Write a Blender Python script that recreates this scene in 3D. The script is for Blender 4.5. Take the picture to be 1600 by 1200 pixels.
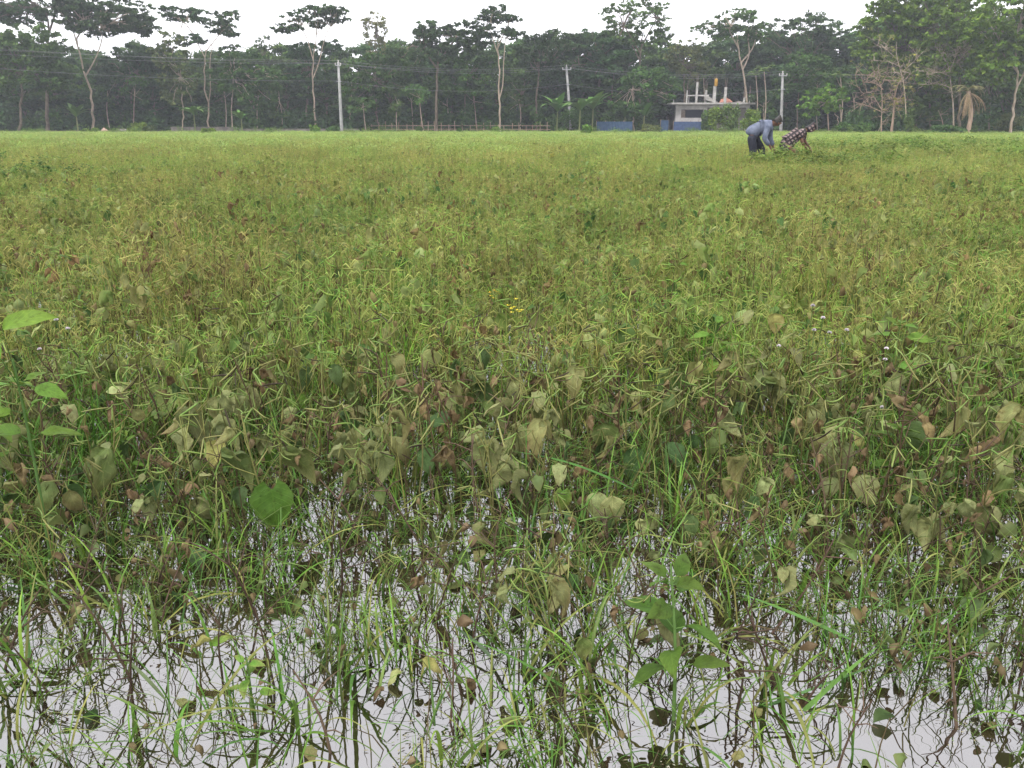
import bpy, math, random
import numpy as np
from mathutils import Vector, Matrix, Euler

# ------------------------------------------------------------------ clear
for o in list(bpy.data.objects):
    bpy.data.objects.remove(o)
scene = bpy.context.scene
COL = scene.collection
rad = math.radians

# ------------------------------------------------------------------ camera
CAM_H, PITCH, FPX = 1.15, rad(18.0), 1250.0
cd = bpy.data.cameras.new('camera')
cam = bpy.data.objects.new('camera', cd)
COL.objects.link(cam)
cam.location = (0, 0, CAM_H)
cam.rotation_euler = (rad(90) - PITCH, 0, 0)
cd.sensor_width = 36.0
cd.lens = 36.0 * FPX / 1600.0
cd.clip_start = 0.02
cd.clip_end = 3000
scene.camera = cam

# ------------------------------------------------------------------ sky (overcast)
SUN_EL, SUN_AZ = rad(64), rad(215)
w = bpy.data.worlds.new('World')
scene.world = w
w.use_nodes = True
nt = w.node_tree
nt.nodes.clear()
out = nt.nodes.new('ShaderNodeOutputWorld')
bg = nt.nodes.new('ShaderNodeBackground')
sk = nt.nodes.new('ShaderNodeTexSky')
sk.sky_type = 'NISHITA'
sk.sun_disc = False
sk.sun_elevation = SUN_EL
sk.sun_rotation = SUN_AZ
sk.air_density = 1.0
sk.dust_density = 3.0
hs = nt.nodes.new('ShaderNodeHueSaturation')
hs.inputs['Saturation'].default_value = 0.10
mx = nt.nodes.new('ShaderNodeMix')
mx.data_type = 'RGBA'
mx.inputs[0].default_value = 0.75
mx.inputs[7].default_value = (12.35, 12.25, 12.95, 1)      # even pale cloud cover over the blue sky
nt.links.new(sk.outputs[0], hs.inputs['Color'])
nt.links.new(hs.outputs[0], mx.inputs[6])
nt.links.new(mx.outputs[2], bg.inputs[0])
bg.inputs[1].default_value = 0.10
nt.links.new(bg.outputs[0], out.inputs[0])

sd = bpy.data.lights.new('sun', 'SUN')
sd.energy = 1.5
sd.angle = rad(25)
sd.color = (1.0, 0.965, 0.9)
sun = bpy.data.objects.new('sun', sd)
COL.objects.link(sun)
sun.rotation_euler = (rad(90) - SUN_EL, 0, -SUN_AZ + rad(180))
sun.location = (0, 0, 60)

vs = scene.view_settings
vs.view_transform = 'Standard'
vs.look = 'None'
vs.exposure = 1.0
vs.gamma = 1.0
vs.use_curve_mapping = False
scene.render.engine = 'CYCLES'
cy = scene.cycles
cy.max_bounces = 7
cy.diffuse_bounces = 2
cy.glossy_bounces = 3
cy.transmission_bounces = 3
cy.transparent_max_bounces = 4
cy.volume_bounces = 0
cy.use_denoising = True
cy.sample_clamp_indirect = 6

# ------------------------------------------------------------------ pixel helpers (1600x1200 photograph pixels to points of the place)
_f = Vector((0, math.cos(PITCH), -math.sin(PITCH)))
_u = Vector((0, math.sin(PITCH), math.cos(PITCH)))
def ray(px, py):
    return Vector((1, 0, 0)) * ((px - 800) / FPX) + _u * (-(py - 600) / FPX) + _f
def at(px, py, Y):
    d = ray(px, py)
    return Vector((0, 0, CAM_H)) + d * (Y / d.y)
def ground(px, py, z=0.0):
    d = ray(px, py)
    return Vector((0, 0, CAM_H)) + d * ((z - CAM_H) / d.z)
def mpp(Y):
    """metres per photograph pixel near the horizon at distance Y"""
    return (at(810, 190, Y) - at(800, 190, Y)).x / 10

# ------------------------------------------------------------------ materials
def new_mat(name):
    m = bpy.data.materials.new(name)
    m.use_nodes = True
    m.node_tree.nodes.clear()
    o = m.node_tree.nodes.new('ShaderNodeOutputMaterial')
    return m, m.node_tree, o
def node(nt, t, **kw):
    n = nt.nodes.new(t)
    for k, v in kw.items():
        setattr(n, k, v)
    return n
def mixc(nt, blend='MIX', fac=0.5):
    n = nt.nodes.new('ShaderNodeMix')
    n.data_type = 'RGBA'
    n.blend_type = blend
    n.inputs[0].default_value = fac
    return n          # 6 = A, 7 = B, out 2
def ramp(nt, stops):
    r = nt.nodes.new('ShaderNodeValToRGB')
    e = r.color_ramp.elements
    while len(e) < len(stops):
        e.new(0.5)
    for k, (p, c) in enumerate(stops):
        e[k].position = p
        e[k].color = c if len(c) == 4 else (*c, 1)
    return r

def foliage_mat(name, transl=0.25, rough=0.5, vary=0.35, field=False, veins=False, spec=0.35, gain=1.0):
    m, nt, o = new_mat(name)
    L = nt.links.new
    at_ = node(nt, 'ShaderNodeAttribute', attribute_name='Col')
    oi = node(nt, 'ShaderNodeObjectInfo')
    geo = node(nt, 'ShaderNodeNewGeometry')
    # each object a little lighter or darker, yellower or greener
    hsv = node(nt, 'ShaderNodeHueSaturation')
    mr = node(nt, 'ShaderNodeMapRange')
    mr.inputs[3].default_value = (1 - vary) * gain
    mr.inputs[4].default_value = (1 + vary) * gain
    L(oi.outputs['Random'], mr.inputs[0])
    L(mr.outputs[0], hsv.inputs['Value'])
    mul = node(nt, 'ShaderNodeMath', operation='MULTIPLY')
    mul.inputs[1].default_value = 7.31
    fr = node(nt, 'ShaderNodeMath', operation='FRACT')
    L(oi.outputs['Random'], mul.inputs[0]); L(mul.outputs[0], fr.inputs[0])
    mr2 = node(nt, 'ShaderNodeMapRange')
    mr2.inputs[3].default_value = 0.492
    mr2.inputs[4].default_value = 0.522
    L(fr.outputs[0], mr2.inputs[0])
    L(mr2.outputs[0], hsv.inputs['Hue'])
    L(at_.outputs['Color'], hsv.inputs['Color'])
    c = hsv.outputs[0]
    if field:      # patches of the field ripen differently
        nz = node(nt, 'ShaderNodeTexNoise')
        nz.inputs['Scale'].default_value = 0.55
        nz.inputs['Detail'].default_value = 4
        L(geo.outputs['Position'], nz.inputs['Vector'])
        rp = ramp(nt, [(0.34, (1.30, 1.62, 1.3)), (0.5, (1.54, 1.58, 1.42)), (0.66, (1.62, 1.52, 1.5))])
        L(nz.outputs['Fac'], rp.inputs[0])
        mm = mixc(nt, 'MULTIPLY', 1.0)
        L(c, mm.inputs[6]); L(rp.outputs[0], mm.inputs[7])
        c = mm.outputs[2]
    if veins:
        uv = node(nt, 'ShaderNodeUVMap')
        sep = node(nt, 'ShaderNodeSeparateXYZ')
        L(uv.outputs[0], sep.inputs[0])
        ab = node(nt, 'ShaderNodeMath', operation='ABSOLUTE'); L(sep.outputs[1], ab.inputs[0])
        # side veins run forward from the midrib
        s1 = node(nt, 'ShaderNodeMath', operation='MULTIPLY'); s1.inputs[1].default_value = 0.38; L(ab.outputs[0], s1.inputs[0])
        s2 = node(nt, 'ShaderNodeMath', operation='SUBTRACT'); L(sep.outputs[0], s2.inputs[0]); L(s1.outputs[0], s2.inputs[1])
        s3 = node(nt, 'ShaderNodeMath', operation='MULTIPLY'); s3.inputs[1].default_value = 7.0; L(s2.outputs[0], s3.inputs[0])
        s4 = node(nt, 'ShaderNodeMath', operation='PINGPONG'); s4.inputs[1].default_value = 0.5; L(s3.outputs[0], s4.inputs[0])
        v1 = node(nt, 'ShaderNodeMapRange'); v1.inputs[1].default_value = 0.0; v1.inputs[2].default_value = 0.10; v1.inputs[3].default_value = 1; v1.inputs[4].default_value = 0
        L(s4.outputs[0], v1.inputs[0])
        v2 = node(nt, 'ShaderNodeMapRange'); v2.inputs[1].default_value = 0.0; v2.inputs[2].default_value = 0.06; v2.inputs[3].default_value = 1; v2.inputs[4].default_value = 0
        L(ab.outputs[0], v2.inputs[0])
        vm = node(nt, 'ShaderNodeMath', operation='MAXIMUM'); L(v1.outputs[0], vm.inputs[0]); L(v2.outputs[0], vm.inputs[1])
        vv = node(nt, 'ShaderNodeMath', operation='MULTIPLY'); vv.inputs[1].default_value = 0.5; L(vm.outputs[0], vv.inputs[0])
        vc = mixc(nt, 'MIX'); L(vv.outputs[0], vc.inputs[0]); L(c, vc.inputs[6])
        sc2 = mixc(nt, 'MULTIPLY', 1.0); sc2.inputs[7].default_value = (1.7, 1.6, 1.6, 1); L(c, sc2.inputs[6])
        L(sc2.outputs[2], vc.inputs[7])
        c = vc.outputs[2]
        # blotches and specks of wear
        tc = node(nt, 'ShaderNodeTexCoord')
        n2 = node(nt, 'ShaderNodeTexNoise'); n2.inputs['Scale'].default_value = 55; n2.inputs['Detail'].default_value = 5; n2.inputs['Roughness'].default_value = 0.7
        ad = node(nt, 'ShaderNodeVectorMath', operation='ADD'); L(tc.outputs['Object'], ad.inputs[0]); L(oi.outputs['Random'], ad.inputs[1])
        L(ad.outputs[0], n2.inputs['Vector'])
        r2 = ramp(nt, [(0.30, (0.42, 0.32, 0.22)), (0.44, (0.95, 0.92, 0.85)), (0.56, (1.05, 1.05, 1.0)), (0.75, (1.45, 1.35, 1.1))])
        L(n2.outputs['Fac'], r2.inputs[0])
        m2 = mixc(nt, 'MULTIPLY', 0.85); L(c, m2.inputs[6]); L(r2.outputs[0], m2.inputs[7])
        c = m2.outputs[2]
    else:
        n2 = node(nt, 'ShaderNodeTexNoise'); n2.inputs['Scale'].default_value = 30; n2.inputs['Detail'].default_value = 3
        L(geo.outputs['Position'], n2.inputs['Vector'])
        r2 = ramp(nt, [(0.3, (0.75, 0.72, 0.7)), (0.7, (1.2, 1.2, 1.15))])
        L(n2.outputs['Fac'], r2.inputs[0])
        m2 = mixc(nt, 'MULTIPLY', 0.7); L(c, m2.inputs[6]); L(r2.outputs[0], m2.inputs[7])
        c = m2.outputs[2]
    p = node(nt, 'ShaderNodeBsdfPrincipled')
    p.inputs['Roughness'].default_value = rough
    p.inputs['Specular IOR Level'].default_value = spec
    L(c, p.inputs['Base Color'])
    if veins:
        bp = node(nt, 'ShaderNodeBump'); bp.inputs['Strength'].default_value = 0.35; bp.inputs['Distance'].default_value = 0.002
        L(vm.outputs[0], bp.inputs['Height']); L(bp.outputs[0], p.inputs['Normal'])
    if transl > 0:
        t = node(nt, 'ShaderNodeBsdfTranslucent')
        L(c, t.inputs['Color'])
        ms = node(nt, 'ShaderNodeMixShader'); ms.inputs[0].default_value = transl
        L(p.outputs[0], ms.inputs[1]); L(t.outputs[0], ms.inputs[2])
        L(ms.outputs[0], o.inputs[0])
    else:
        L(p.outputs[0], o.inputs[0])
    return m

def noise_mat(name, c1, c2, scale=6.0, rough=0.85, bump=0.3, detail=6, spec=0.25, coords='Object', stretch=(1, 1, 1)):
    m, nt, o = new_mat(name)
    L = nt.links.new
    tc = node(nt, 'ShaderNodeTexCoord')
    mp = node(nt, 'ShaderNodeMapping'); mp.inputs['Scale'].default_value = stretch
    L(tc.outputs[coords], mp.inputs[0])
    n = node(nt, 'ShaderNodeTexNoise'); n.inputs['Scale'].default_value = scale; n.inputs['Detail'].default_value = detail
    L(mp.outputs[0], n.inputs['Vector'])
    r = ramp(nt, [(0.32, c1), (0.68, c2)])
    L(n.outputs['Fac'], r.inputs[0])
    p = node(nt, 'ShaderNodeBsdfPrincipled')
    p.inputs['Roughness'].default_value = rough
    p.inputs['Specular IOR Level'].default_value = spec
    L(r.outputs[0], p.inputs['Base Color'])
    b = node(nt, 'ShaderNodeBump'); b.inputs['Strength'].default_value = bump; b.inputs['Distance'].default_value = 0.02
    L(n.outputs['Fac'], b.inputs['Height']); L(b.outputs[0], p.inputs['Normal'])
    L(p.outputs[0], o.inputs[0])
    return m

M = {}
M['veg'] = foliage_mat('crop_green', 0.15, 0.6, 0.22, spec=0.15, gain=1.32)
M['field'] = foliage_mat('field_crop', 0.30, 0.7, 0.22, field=True, spec=0.1)
M['grass'] = foliage_mat('grass_blade', 0.22, 0.5, 0.25, spec=0.18, gain=1.1)
M['leaf'] = foliage_mat('bean_leaf', 0.22, 0.6, 0.22, veins=True, spec=0.15, gain=1.15)
M['crown'] = foliage_mat('tree_leaf', 0.25, 0.7, 0.14, spec=0.1)
M['bark'] = noise_mat('bark', (0.09, 0.07, 0.05), (0.22, 0.18, 0.13), 3.0, stretch=(3, 3, 0.6))
M['pale_bark'] = noise_mat('pale_bark', (0.22, 0.17, 0.12), (0.46, 0.38, 0.29), 2.5, stretch=(3, 3, 0.6))
M['dead_bark'] = noise_mat('dead_bark', (0.22, 0.15, 0.10), (0.42, 0.31, 0.23), 3.0, stretch=(3, 3, 0.6))
M['concrete'] = noise_mat('concrete', (0.30, 0.29, 0.27), (0.50, 0.48, 0.45), 2.5)
M['pole'] = noise_mat('pole_concrete', (0.24, 0.24, 0.235), (0.36, 0.355, 0.345), 3.0)
M['plaster'] = noise_mat('white_plaster', (0.42, 0.40, 0.38), (0.66, 0.63, 0.60), 1.5)
M['grey_wall'] = noise_mat('old_wall', (0.10, 0.09, 0.08), (0.23, 0.21, 0.18), 2.0)
M['blue'] = noise_mat('blue_sheet', (0.035, 0.065, 0.14), (0.07, 0.11, 0.21), 3.0, rough=0.6)
M['blue_faded'] = noise_mat('faded_blue_sheet', (0.025, 0.06, 0.12), (0.055, 0.10, 0.17), 3.0, rough=0.6)
M['brick'] = noise_mat('brick_heap', (0.30, 0.12, 0.08), (0.50, 0.24, 0.17), 9.0)
M['pinkheap'] = noise_mat('rubble_heap', (0.28, 0.18, 0.14), (0.48, 0.34, 0.28), 6.0)
M['yellow'] = noise_mat('yellow_plastic', (0.34, 0.19, 0.03), (0.46, 0.27, 0.05), 3.0, rough=0.5, bump=0.05)
M['wire'] = noise_mat('wire', (0.16, 0.16, 0.17), (0.24, 0.24, 0.25), 5.0, rough=0.6)
M['metal'] = noise_mat('galvanised', (0.28, 0.29, 0.30), (0.42, 0.43, 0.44), 5.0, rough=0.5)
M['rebar'] = noise_mat('rebar', (0.16, 0.12, 0.10), (0.26, 0.21, 0.17), 8.0)
M['skin'] = noise_mat('skin', (0.11, 0.055, 0.035), (0.16, 0.085, 0.055), 12.0, rough=0.55, bump=0.05)
M['hair'] = noise_mat('hair', (0.012, 0.010, 0.010), (0.06, 0.055, 0.05), 60.0, rough=0.6)
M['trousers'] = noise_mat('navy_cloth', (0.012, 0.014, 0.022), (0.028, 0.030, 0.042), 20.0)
M['shirt'] = noise_mat('blue_grey_shirt', (0.075, 0.09, 0.13), (0.155, 0.175, 0.235), 9.0, bump=0.6)
M['mud'] = noise_mat('mud', (0.035, 0.026, 0.016), (0.085, 0.066, 0.040), 1.2)
M['green_cloth'] = noise_mat('green_net', (0.10, 0.24, 0.20), (0.16, 0.32, 0.27), 9.0)

def plaid_mat():
    m, nt, o = new_mat('checked_cloth')
    L = nt.links.new
    tc = node(nt, 'ShaderNodeTexCoord')
    mp = node(nt, 'ShaderNodeMapping'); mp.inputs['Rotation'].default_value = (0, rad(35), 0)
    L(tc.outputs['Object'], mp.inputs[0])
    b = node(nt, 'ShaderNodeSeparateXYZ'); L(mp.outputs[0], b.inputs[0])
    outs = []
    for ax in (0, 2):
        a = node(nt, 'ShaderNodeMath', operation='MULTIPLY'); a.inputs[1].default_value = 11.5
        L(b.outputs[ax], a.inputs[0])
        pp = node(nt, 'ShaderNodeMath', operation='PINGPONG'); pp.inputs[1].default_value = 0.5; L(a.outputs[0], pp.inputs[0])
        g = node(nt, 'ShaderNodeMath', operation='GREATER_THAN'); g.inputs[1].default_value = 0.23; L(pp.outputs[0], g.inputs[0])
        outs.append(g)
    mm = node(nt, 'ShaderNodeMath', operation='MULTIPLY'); L(outs[0].outputs[0], mm.inputs[0]); L(outs[1].outputs[0], mm.inputs[1])
    n = node(nt, 'ShaderNodeTexNoise'); n.inputs['Scale'].default_value = 14; L(tc.outputs['Object'], n.inputs['Vector'])
    r = ramp(nt, [(0.3, (0.13, 0.09, 0.085)), (0.7, (0.27, 0.20, 0.19))]); L(n.outputs['Fac'], r.inputs[0])
    c = mixc(nt); L(mm.outputs[0], c.inputs[0]); c.inputs[6].default_value = (0.022, 0.016, 0.018, 1); L(r.outputs[0], c.inputs[7])
    p = node(nt, 'ShaderNodeBsdfPrincipled'); p.inputs['Roughness'].default_value = 0.85
    L(c.outputs[2], p.inputs['Base Color']); L(p.outputs[0], o.inputs[0])
    return m
M['plaid'] = plaid_mat()

def water_mat():
    m, nt, o = new_mat('flood_water')
    L = nt.links.new
    tc = node(nt, 'ShaderNodeTexCoord')
    n = node(nt, 'ShaderNodeTexNoise'); n.inputs['Scale'].default_value = 2.2; n.inputs['Detail'].default_value = 5
    L(tc.outputs['Object'], n.inputs['Vector'])
    r = ramp(nt, [(0.35, (0.010, 0.007, 0.004)), (0.65, (0.026, 0.019, 0.011))]); L(n.outputs['Fac'], r.inputs[0])
    p = node(nt, 'ShaderNodeBsdfPrincipled')
    L(r.outputs[0], p.inputs['Base Color'])
    p.inputs['Roughness'].default_value = 0.015
    p.inputs['IOR'].default_value = 3.35          # reflectance raised beyond real water to brighten the mirrored sky
    mp = node(nt, 'ShaderNodeMapping'); mp.inputs['Scale'].default_value = (0.55, 1.5, 1)
    L(tc.outputs['Object'], mp.inputs[0])
    n2 = node(nt, 'ShaderNodeTexNoise'); n2.inputs['Scale'].default_value = 9.0; n2.inputs['Detail'].default_value = 2
    L(mp.outputs[0], n2.inputs['Vector'])
    b = node(nt, 'ShaderNodeBump'); b.inputs['Strength'].default_value = 0.30; b.inputs['Distance'].default_value = 0.008
    L(n2.outputs['Fac'], b.inputs['Height']); L(b.outputs[0], p.inputs['Normal'])
    L(p.outputs[0], o.inputs[0])
    return m
M['water'] = water_mat()

# ------------------------------------------------------------------ geometry: plain arrays that become meshes, alone or merged
class G:
    def __init__(s):
        s.v, s.f, s.c, s.uv, s.n = [], [], [], [], 0
    def add(s, v, f, c, uv=None):
        v = np.asarray(v, float).reshape(-1, 3)
        f = np.asarray(f, int).reshape(-1, 4)
        c = np.asarray(c, float)
        if c.ndim == 1:
            c = np.tile(c[:3], (len(v), 1))
        s.v.append(v); s.f.append(f + s.n); s.c.append(c)
        s.uv.append(np.asarray(uv, float) if uv is not None else np.zeros((len(v), 2)))
        s.n += len(v)
    def arrays(s):
        return np.concatenate(s.v), np.concatenate(s.f), np.concatenate(s.c), np.concatenate(s.uv)
    def merge(s, g, mat=None, tint=None):
        v, f, c, uv = g.arrays()
        if mat is not None:
            m = np.array(mat)
            v = v @ m[:3, :3].T + m[:3, 3]
        if tint is not None:
            c = c * np.asarray(tint)
        s.add(v, f, c, uv)
    def mesh(s, name, mat, smooth=True):
        v, f, c, uv = s.arrays()
        me = bpy.data.meshes.new(name)
        me.vertices.add(len(v)); me.vertices.foreach_set('co', v.ravel())
        me.loops.add(len(f) * 4); me.loops.foreach_set('vertex_index', f.ravel().astype(np.int32))
        me.polygons.add(len(f))
        me.polygons.foreach_set('loop_start', np.arange(0, len(f) * 4, 4, dtype=np.int32))
        me.polygons.foreach_set('use_smooth', np.full(len(f), smooth))
        a = me.attributes.new('Col', 'FLOAT_COLOR', 'POINT')
        a.data.foreach_set('color', np.c_[c, np.ones(len(c))].ravel().astype(np.float32))
        ul = me.uv_layers.new(name='UVMap')
        ul.data.foreach_set('uv', uv[f.ravel()].ravel().astype(np.float32))
        me.update(calc_edges=True)
        me.materials.append(mat)
        return me

def nrm(v):
    v = np.asarray(v, float)
    return v / (np.linalg.norm(v) + 1e-12)
def tube(g, path, radii, col, sides=5):
    P = np.asarray(path, float)
    n = len(P)
    R = np.broadcast_to(np.asarray(radii, float), (n,))
    T = np.gradient(P, axis=0)
    T /= np.linalg.norm(T, axis=1)[:, None] + 1e-12
    ref = np.array([0.31, 0.95, 0.05]) if abs(T[0][2]) > 0.6 else np.array([0.05, 0.1, 1.0])
    a = np.cross(T, ref); a /= np.linalg.norm(a, axis=1)[:, None] + 1e-12
    b = np.cross(T, a)
    th = np.arange(sides) * 2 * np.pi / sides
    V = P[:, None, :] + R[:, None, None] * (np.cos(th)[None, :, None] * a[:, None, :] + np.sin(th)[None, :, None] * b[:, None, :])
    i = np.arange(n - 1)[:, None] * sides; j = np.arange(sides)[None, :]; k = (j + 1) % sides
    F = np.stack([i + j, i + k, i + sides + k, i + sides + j], -1).reshape(-1, 4)
    col = np.asarray(col, float)
    C = np.repeat(col, sides, axis=0) if col.ndim == 2 else col
    g.add(V.reshape(-1, 3), F, C)
def ribbon(g, path, widths, side, col, fold=0.25):
    P = np.asarray(path, float); n = len(P)
    W = np.asarray(widths, float)[:, None] * 0.5
    S = np.tile(nrm(side), (n, 1))
    T = np.gradient(P, axis=0); T /= np.linalg.norm(T, axis=1)[:, None] + 1e-12
    S = S - (S * T).sum(1)[:, None] * T; S /= np.linalg.norm(S, axis=1)[:, None] + 1e-12
    N = np.cross(S, T)
    V = np.stack([P - S * W + N * W * fold, P, P + S * W + N * W * fold], 1).reshape(-1, 3)
    F = []
    for i in range(n - 1):
        F += [(3*i, 3*i+1, 3*i+4, 3*i+3), (3*i+1, 3*i+2, 3*i+5, 3*i+4)]
    col = np.asarray(col, float)
    C = np.repeat(col, 3, axis=0) if col.ndim == 2 else col
    g.add(V, F, C)
def leaf_geo(L, W, shape, curl, fold, crumple, c1, c2, rng, nt_=9, ns=7, edge=0.0):
    """leaf along +Y, face +Z; c1 at the base, c2 towards the tip and margin"""
    t = np.linspace(0, 1, nt_); s = np.linspace(-1, 1, ns)
    if shape == 'heart':
        wt = np.sin(np.pi * np.clip(t, 0, 1) ** 0.62) ** 0.75
        wt[0] = 0.35
    elif shape == 'lance':
        wt = np.sin(np.pi * t ** 0.8) ** 1.0
    else:
        wt = np.sin(np.pi * t ** 0.68) ** 0.85
    wt = np.clip(wt, 0.015, 1)
    tt, ss = np.meshgrid(t, s, indexing='ij')
    ww = wt[:, None] * W * 0.5
    ww = ww * (1 + edge * rng.uniform(-1, 1, (nt_, 1)))
    X = ss * ww
    yb = tt.copy()
    if shape == 'heart':
        yb = yb - 0.22 * np.abs(ss) ** 1.5 * (1 - tt) ** 2.5
    ang = curl * tt
    dy = np.cos(curl * t); dz = -np.sin(curl * t)
    y0 = np.concatenate([[0], np.cumsum((dy[1:] + dy[:-1]) / 2)]) / (nt_ - 1) * L
    z0 = np.concatenate([[0], np.cumsum((dz[1:] + dz[:-1]) / 2)]) / (nt_ - 1) * L
    Y = np.interp(np.clip(yb, 0, 1), t, y0) + np.minimum(yb, 0) * L
    Z = np.interp(np.clip(yb, 0, 1), t, z0) + fold * np.abs(X) - 0.12 * fold * X * X / (W * 0.5)
    if crumple:
        ph = rng.uniform(0, 6.28, 6)
        k = 1.0 / L
        for a_, fx, fy, p_ in ((1, 9, 7, ph[0]), (0.7, -7, 13, ph[1]), (0.5, 17, 5, ph[2])):
            Z = Z + crumple * L * 0.10 * a_ * np.sin(fx * X * k + fy * Y * k + p_)
        X = X * (1 - 0.25 * crumple * np.abs(np.sin(5 * tt + ph[3])))
        # rolled margins
        Z = Z + crumple * np.abs(ss) ** 3 * W * 0.35 * math.copysign(1, math.sin(ph[4]))
        X = X * (1 - 0.25 * crumple * np.abs(ss) ** 2)
    V = np.stack([X, Y, Z], -1).reshape(-1, 3)
    F = []
    for i in range(nt_ - 1):
        for j in range(ns - 1):
            a = i * ns + j
            F.append((a, a + 1, a + ns + 1, a + ns))
    k = np.clip(0.75 * tt ** 1.6 + 0.35 * np.abs(ss) ** 4 + rng.uniform(-.12, .12, tt.shape), 0, 1).reshape(-1, 1)
    C = np.asarray(c1) * (1 - k) + np.asarray(c2) * k
    g = G()
    g.add(V, F, C, np.stack([tt, ss], -1).reshape(-1, 2))
    return g
def petal_box(g, c, sx, sy, sz, col=(0.5, 0.5, 0.5), bev=0.0):
    x, y, z = c
    V = [(x + a * sx / 2, y + b * sy / 2, z + d * sz / 2) for d in (-1, 1) for b in (-1, 1) for a in (-1, 1)]
    F = [(0, 2, 3, 1), (4, 5, 7, 6), (0, 1, 5, 4), (2, 6, 7, 3), (0, 4, 6, 2), (1, 3, 7, 5)]
    g.add(V, F, col)

# ------------------------------------------------------------------ object helpers
def tag(o, label=None, cat=None, group=None, kind=None):
    if label: o['label'] = label
    if cat: o['category'] = cat
    if group: o['group'] = group
    if kind: o['kind'] = kind
    return o
def empty(name, loc, rot=(0, 0, 0), scale=1.0):
    o = bpy.data.objects.new(name, None)
    o.empty_display_size = 0.05
    COL.objects.link(o)
    o.location = loc; o.rotation_euler = rot; o.scale = (scale,) * 3
    return o
def mobj(name, me, parent=None, mat=None):
    o = bpy.data.objects.new(name, me)
    COL.objects.link(o)
    if parent is not None: o.parent = parent
    if mat is not None: o.matrix_basis = mat
    return o
def box_obj(name, c, size, mat, parent=None, bev=0.0):
    g = G(); petal_box(g, (0, 0, 0), *size)
    o = mobj(name, g.mesh(name, mat, smooth=False), parent)
    o.location = c
    return o

# ================================================================== SETTING
rng = np.random.default_rng(7)
def terrain():
    xs = np.concatenate([np.linspace(-240, -60, 13), np.linspace(-50, 50, 21), np.linspace(60, 240, 13)])
    ys = np.concatenate([np.linspace(-60, -5, 6), np.linspace(0, 90, 31), np.linspace(92, 110, 10), np.linspace(120, 300, 10)])
    V = []
    for y in ys:
        for x in xs:
            z = -0.05
            if y > 66:
                z = -0.05 + min(1, (y - 66) / 6) * 0.12
            if y > 94:
                z += min(1, (y - 94) / 6) * 0.35 + 0.08 * math.sin(x * 0.3) * math.cos(y * 0.21)
            V.append((x, y, z))
    n = len(xs); F = []
    for j in range(len(ys) - 1):
        for i in range(n - 1):
            a = j * n + i
            F.append((a, a + 1, a + n + 1, a + n))
    g = G(); g.add(V, F, (0.08, 0.06, 0.04))
    o = mobj('ground', g.mesh('ground', M['mud']))
    tag(o, 'brown muddy ground under the flooded crop field and the wood', 'ground', kind='structure')
terrain()
def water():
    g = G()
    g.add([(-70, -40, 0), (70, -40, 0), (70, 66, 0), (-70, 66, 0)], [(0, 1, 2, 3)], (0.05, 0.04, 0.03))
    o = mobj('flood_water', g.mesh('flood_water', M['water']))
    tag(o, 'shallow still flood water mirroring the pale sky', 'water', kind='structure')
water()

# ================================================================== TREES
GREENS = {
    'dark':  (0.047, 0.086, 0.028),
    'mid':   (0.068, 0.120, 0.028),
    'fresh': (0.130, 0.210, 0.030),
    'light': (0.095, 0.150, 0.035),
    'olive': (0.095, 0.120, 0.038),
    'pale':  (0.170, 0.180, 0.080),
}
def leaves(g, c, r, n, size, col, rg, flat=0.5, shell=0.45, var=0.35):
    """n leaf sprays in an ellipsoid (c, r)"""
    d = rg.normal(size=(n, 3)); d /= np.linalg.norm(d, axis=1)[:, None]
    rr = (shell + (1 - shell) * rg.random(n)) * (0.85 + 0.3 * rg.random(n))
    P = np.asarray(c) + d * rr[:, None] * np.asarray(r)
    N = rg.normal(size=(n, 3)) + np.array([0, 0, 1.0]) * flat * 2.2 + d * 0.5
    N /= np.linalg.norm(N, axis=1)[:, None]
    A = np.cross(N, rg.normal(size=(n, 3))); A /= np.linalg.norm(A, axis=1)[:, None]
    B = np.cross(N, A)
    s = size * rg.uniform(0.55, 1.35, n)[:, None]
    V = np.stack([P - A * s, P - B * s * 0.55, P + A * s, P + B * s * 0.55], 1).reshape(-1, 3)
    F = np.arange(4 * n).reshape(-1, 4)
    k = rg.uniform(1 - var, 1 + var, n)[:, None]
    warm = rg.uniform(-0.12, 0.16, n)[:, None]
    C = np.asarray(col) * k * (1 + warm * np.array([1.0, 0.1, -0.6]))
    g.add(V, F, np.repeat(C, 4, axis=0))
def limb(g, a, b, r0, r1, rg, wob=0.06, n=6, sag=0.0, col=(0.2, 0.2, 0.2), sides=6):
    a = np.asarray(a, float); b = np.asarray(b, float)
    t = np.linspace(0, 1, n)[:, None]
    P = a + (b - a) * t
    L = np.linalg.norm(b - a)
    w_ = rg.normal(size=(n, 3)) * wob * L * 0.4
    w_[0] = 0; w_[-1] = 0
    P = P + w_
    P[:, 2] += (sag * L * np.sin(np.pi * t[:, 0]))
    tube(g, P, np.linspace(r0, r1, n), col, sides)
    return P
def px_path(pts, D):
    return [np.array(at(x, y, D)) for x, y in pts]
def smooth_path(P, n=12):
    P = np.asarray(P, float)
    d = np.r_[0, np.cumsum(np.linalg.norm(np.diff(P, axis=0), axis=1))]
    t = np.linspace(0, d[-1], n)
    Q = np.stack([np.interp(t, d, P[:, k]) for k in range(3)], 1)
    for _ in range(2):
        Q[1:-1] = (Q[:-2] + 2 * Q[1:-1] + Q[2:]) / 4
    return Q

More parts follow.
